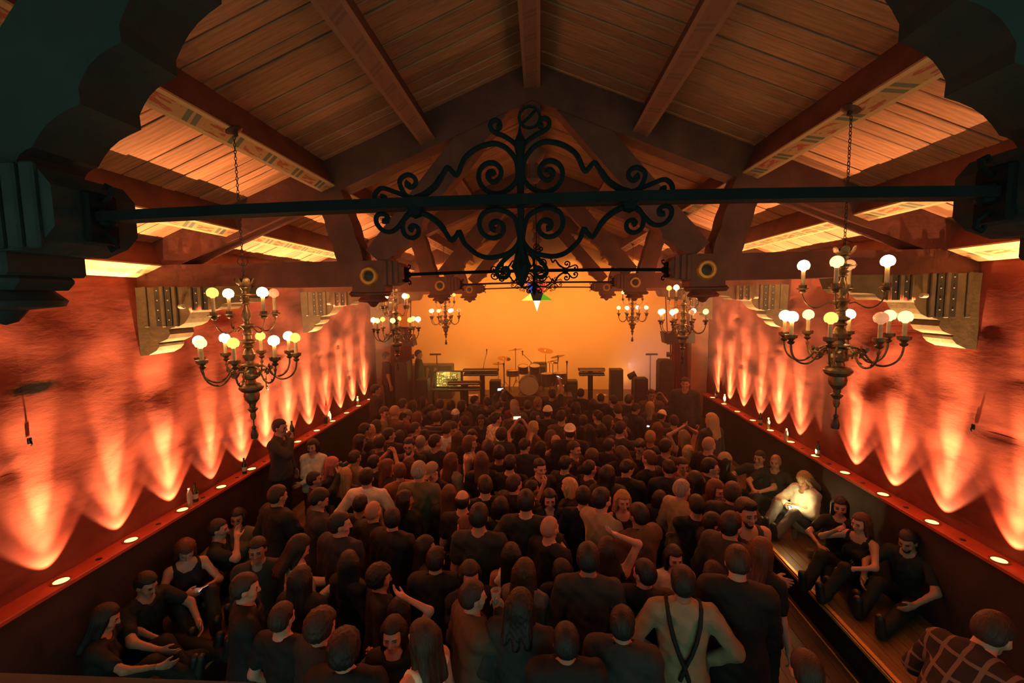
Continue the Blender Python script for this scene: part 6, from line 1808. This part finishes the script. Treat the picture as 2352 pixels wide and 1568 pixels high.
# star lantern
def star():
    c = at_y(1233, 678, 6.3)
    t = thing('star_lantern', 'five-pointed coloured glass star lantern hanging on the hall axis', 'lantern', c)
    R0, R1 = .085, .225
    cols = [('white_glass', (1, .85, .55), 1.6), ('yellow_glass', (1, .72, .08), 1.6), ('blue_glass', (.05, .10, .85), .75), ('red_glass', (.9, .05, .03), .8), ('green_glass_pane', (.18, .55, .02), .7)]
    ang = [-90, -90-72, -90-144, -90-216, -90-288]
    pent = [(R0*math.cos(math.radians(a+36)), R0*math.sin(math.radians(a+36))) for a in ang]
    obj('body', MB().prism(pent, -.05, .05, 'y').tube([(x, -.05, z) for x, z in pent], .006, 5, closed=True), mat('lantern_metal', (.10, .04, .03), .5, metal=.3), t)
    for (nm, col, st), a in zip(cols, ang):
        ar = math.radians(a)
        b0 = Vector((R0*math.cos(ar-PI/5), 0, R0*math.sin(ar-PI/5))); b1 = Vector((R0*math.cos(ar+PI/5), 0, R0*math.sin(ar+PI/5)))
        tip = Vector((R1*math.cos(ar), 0, R1*math.sin(ar)))
        o = Vector((0, .05, 0))
        b = MB(); b.add([b0-o, b1-o, b1+o, b0+o, tip], [(0, 1, 4), (1, 2, 4), (2, 3, 4), (3, 0, 4), (0, 3, 2, 1)])
        obj('glass_point', b, emis(nm, col, st), t)
        tag(t.children[-1], nm.replace('_', ' ').replace(' pane', '')+' star point')
    b = MB().tube([(0, 0, .08), (0, 0, H+A0-c.z+.04)], .006, 5)
    obj('suspension', b, M_iron, t)
star()
# aisle of loose cups on the right platform
for i, (px, py, lab) in enumerate(((1824, 1236, 'pale cup standing on the right platform by the seated group'), (1860, 1280, 'dark cup on the right platform at the seated group'))):
    p = at_z(px, py, .402)
    t = thing('cup', lab, 'cup', p+Vector((0, 0, .06))); obj('cup_wall', cup_me_, M_cup if i == 0 else M_black, t); obj('drink', beer_me, M_beer, t)
# ------------------------------------------------------------------ haze from the stage machines
def haze(name, lo, hi, dens, aniso, col, label):
    m = bpy.data.materials.new(name); m.use_nodes = True; nt = m.node_tree
    nt.nodes.remove(nt.nodes['Principled BSDF'])
    v = nt.nodes.new('ShaderNodeVolumeScatter'); v.inputs['Color'].default_value = col+(1,)
    v.inputs['Density'].default_value = dens; v.inputs['Anisotropy'].default_value = aniso
    nt.links.new(v.outputs[0], nt.nodes['Material Output'].inputs['Volume'])
    x = hi[0]
    b = MB().prism([(-x, lo[2]), (x, lo[2]), (x, soff(x)-.03), (0, soff(0)-.03), (-x, soff(x)-.03)], lo[1], hi[1], 'y')
    o = obj(name, b, m)
    tag(o, label, 'haze', kind='stuff')
haze('stage_haze', (-3.83, 11.3, STZ+.01), (3.83, 15.18, 5.2), .085, .3, (1, .95, .9), 'thick orange lit haze hanging over the stage')
haze('hall_haze', (-3.98, 5.6, .45), (3.98, 11.28, 5.2), .022, .3, (1, .95, .9), 'thin warm haze drifting through the hall')
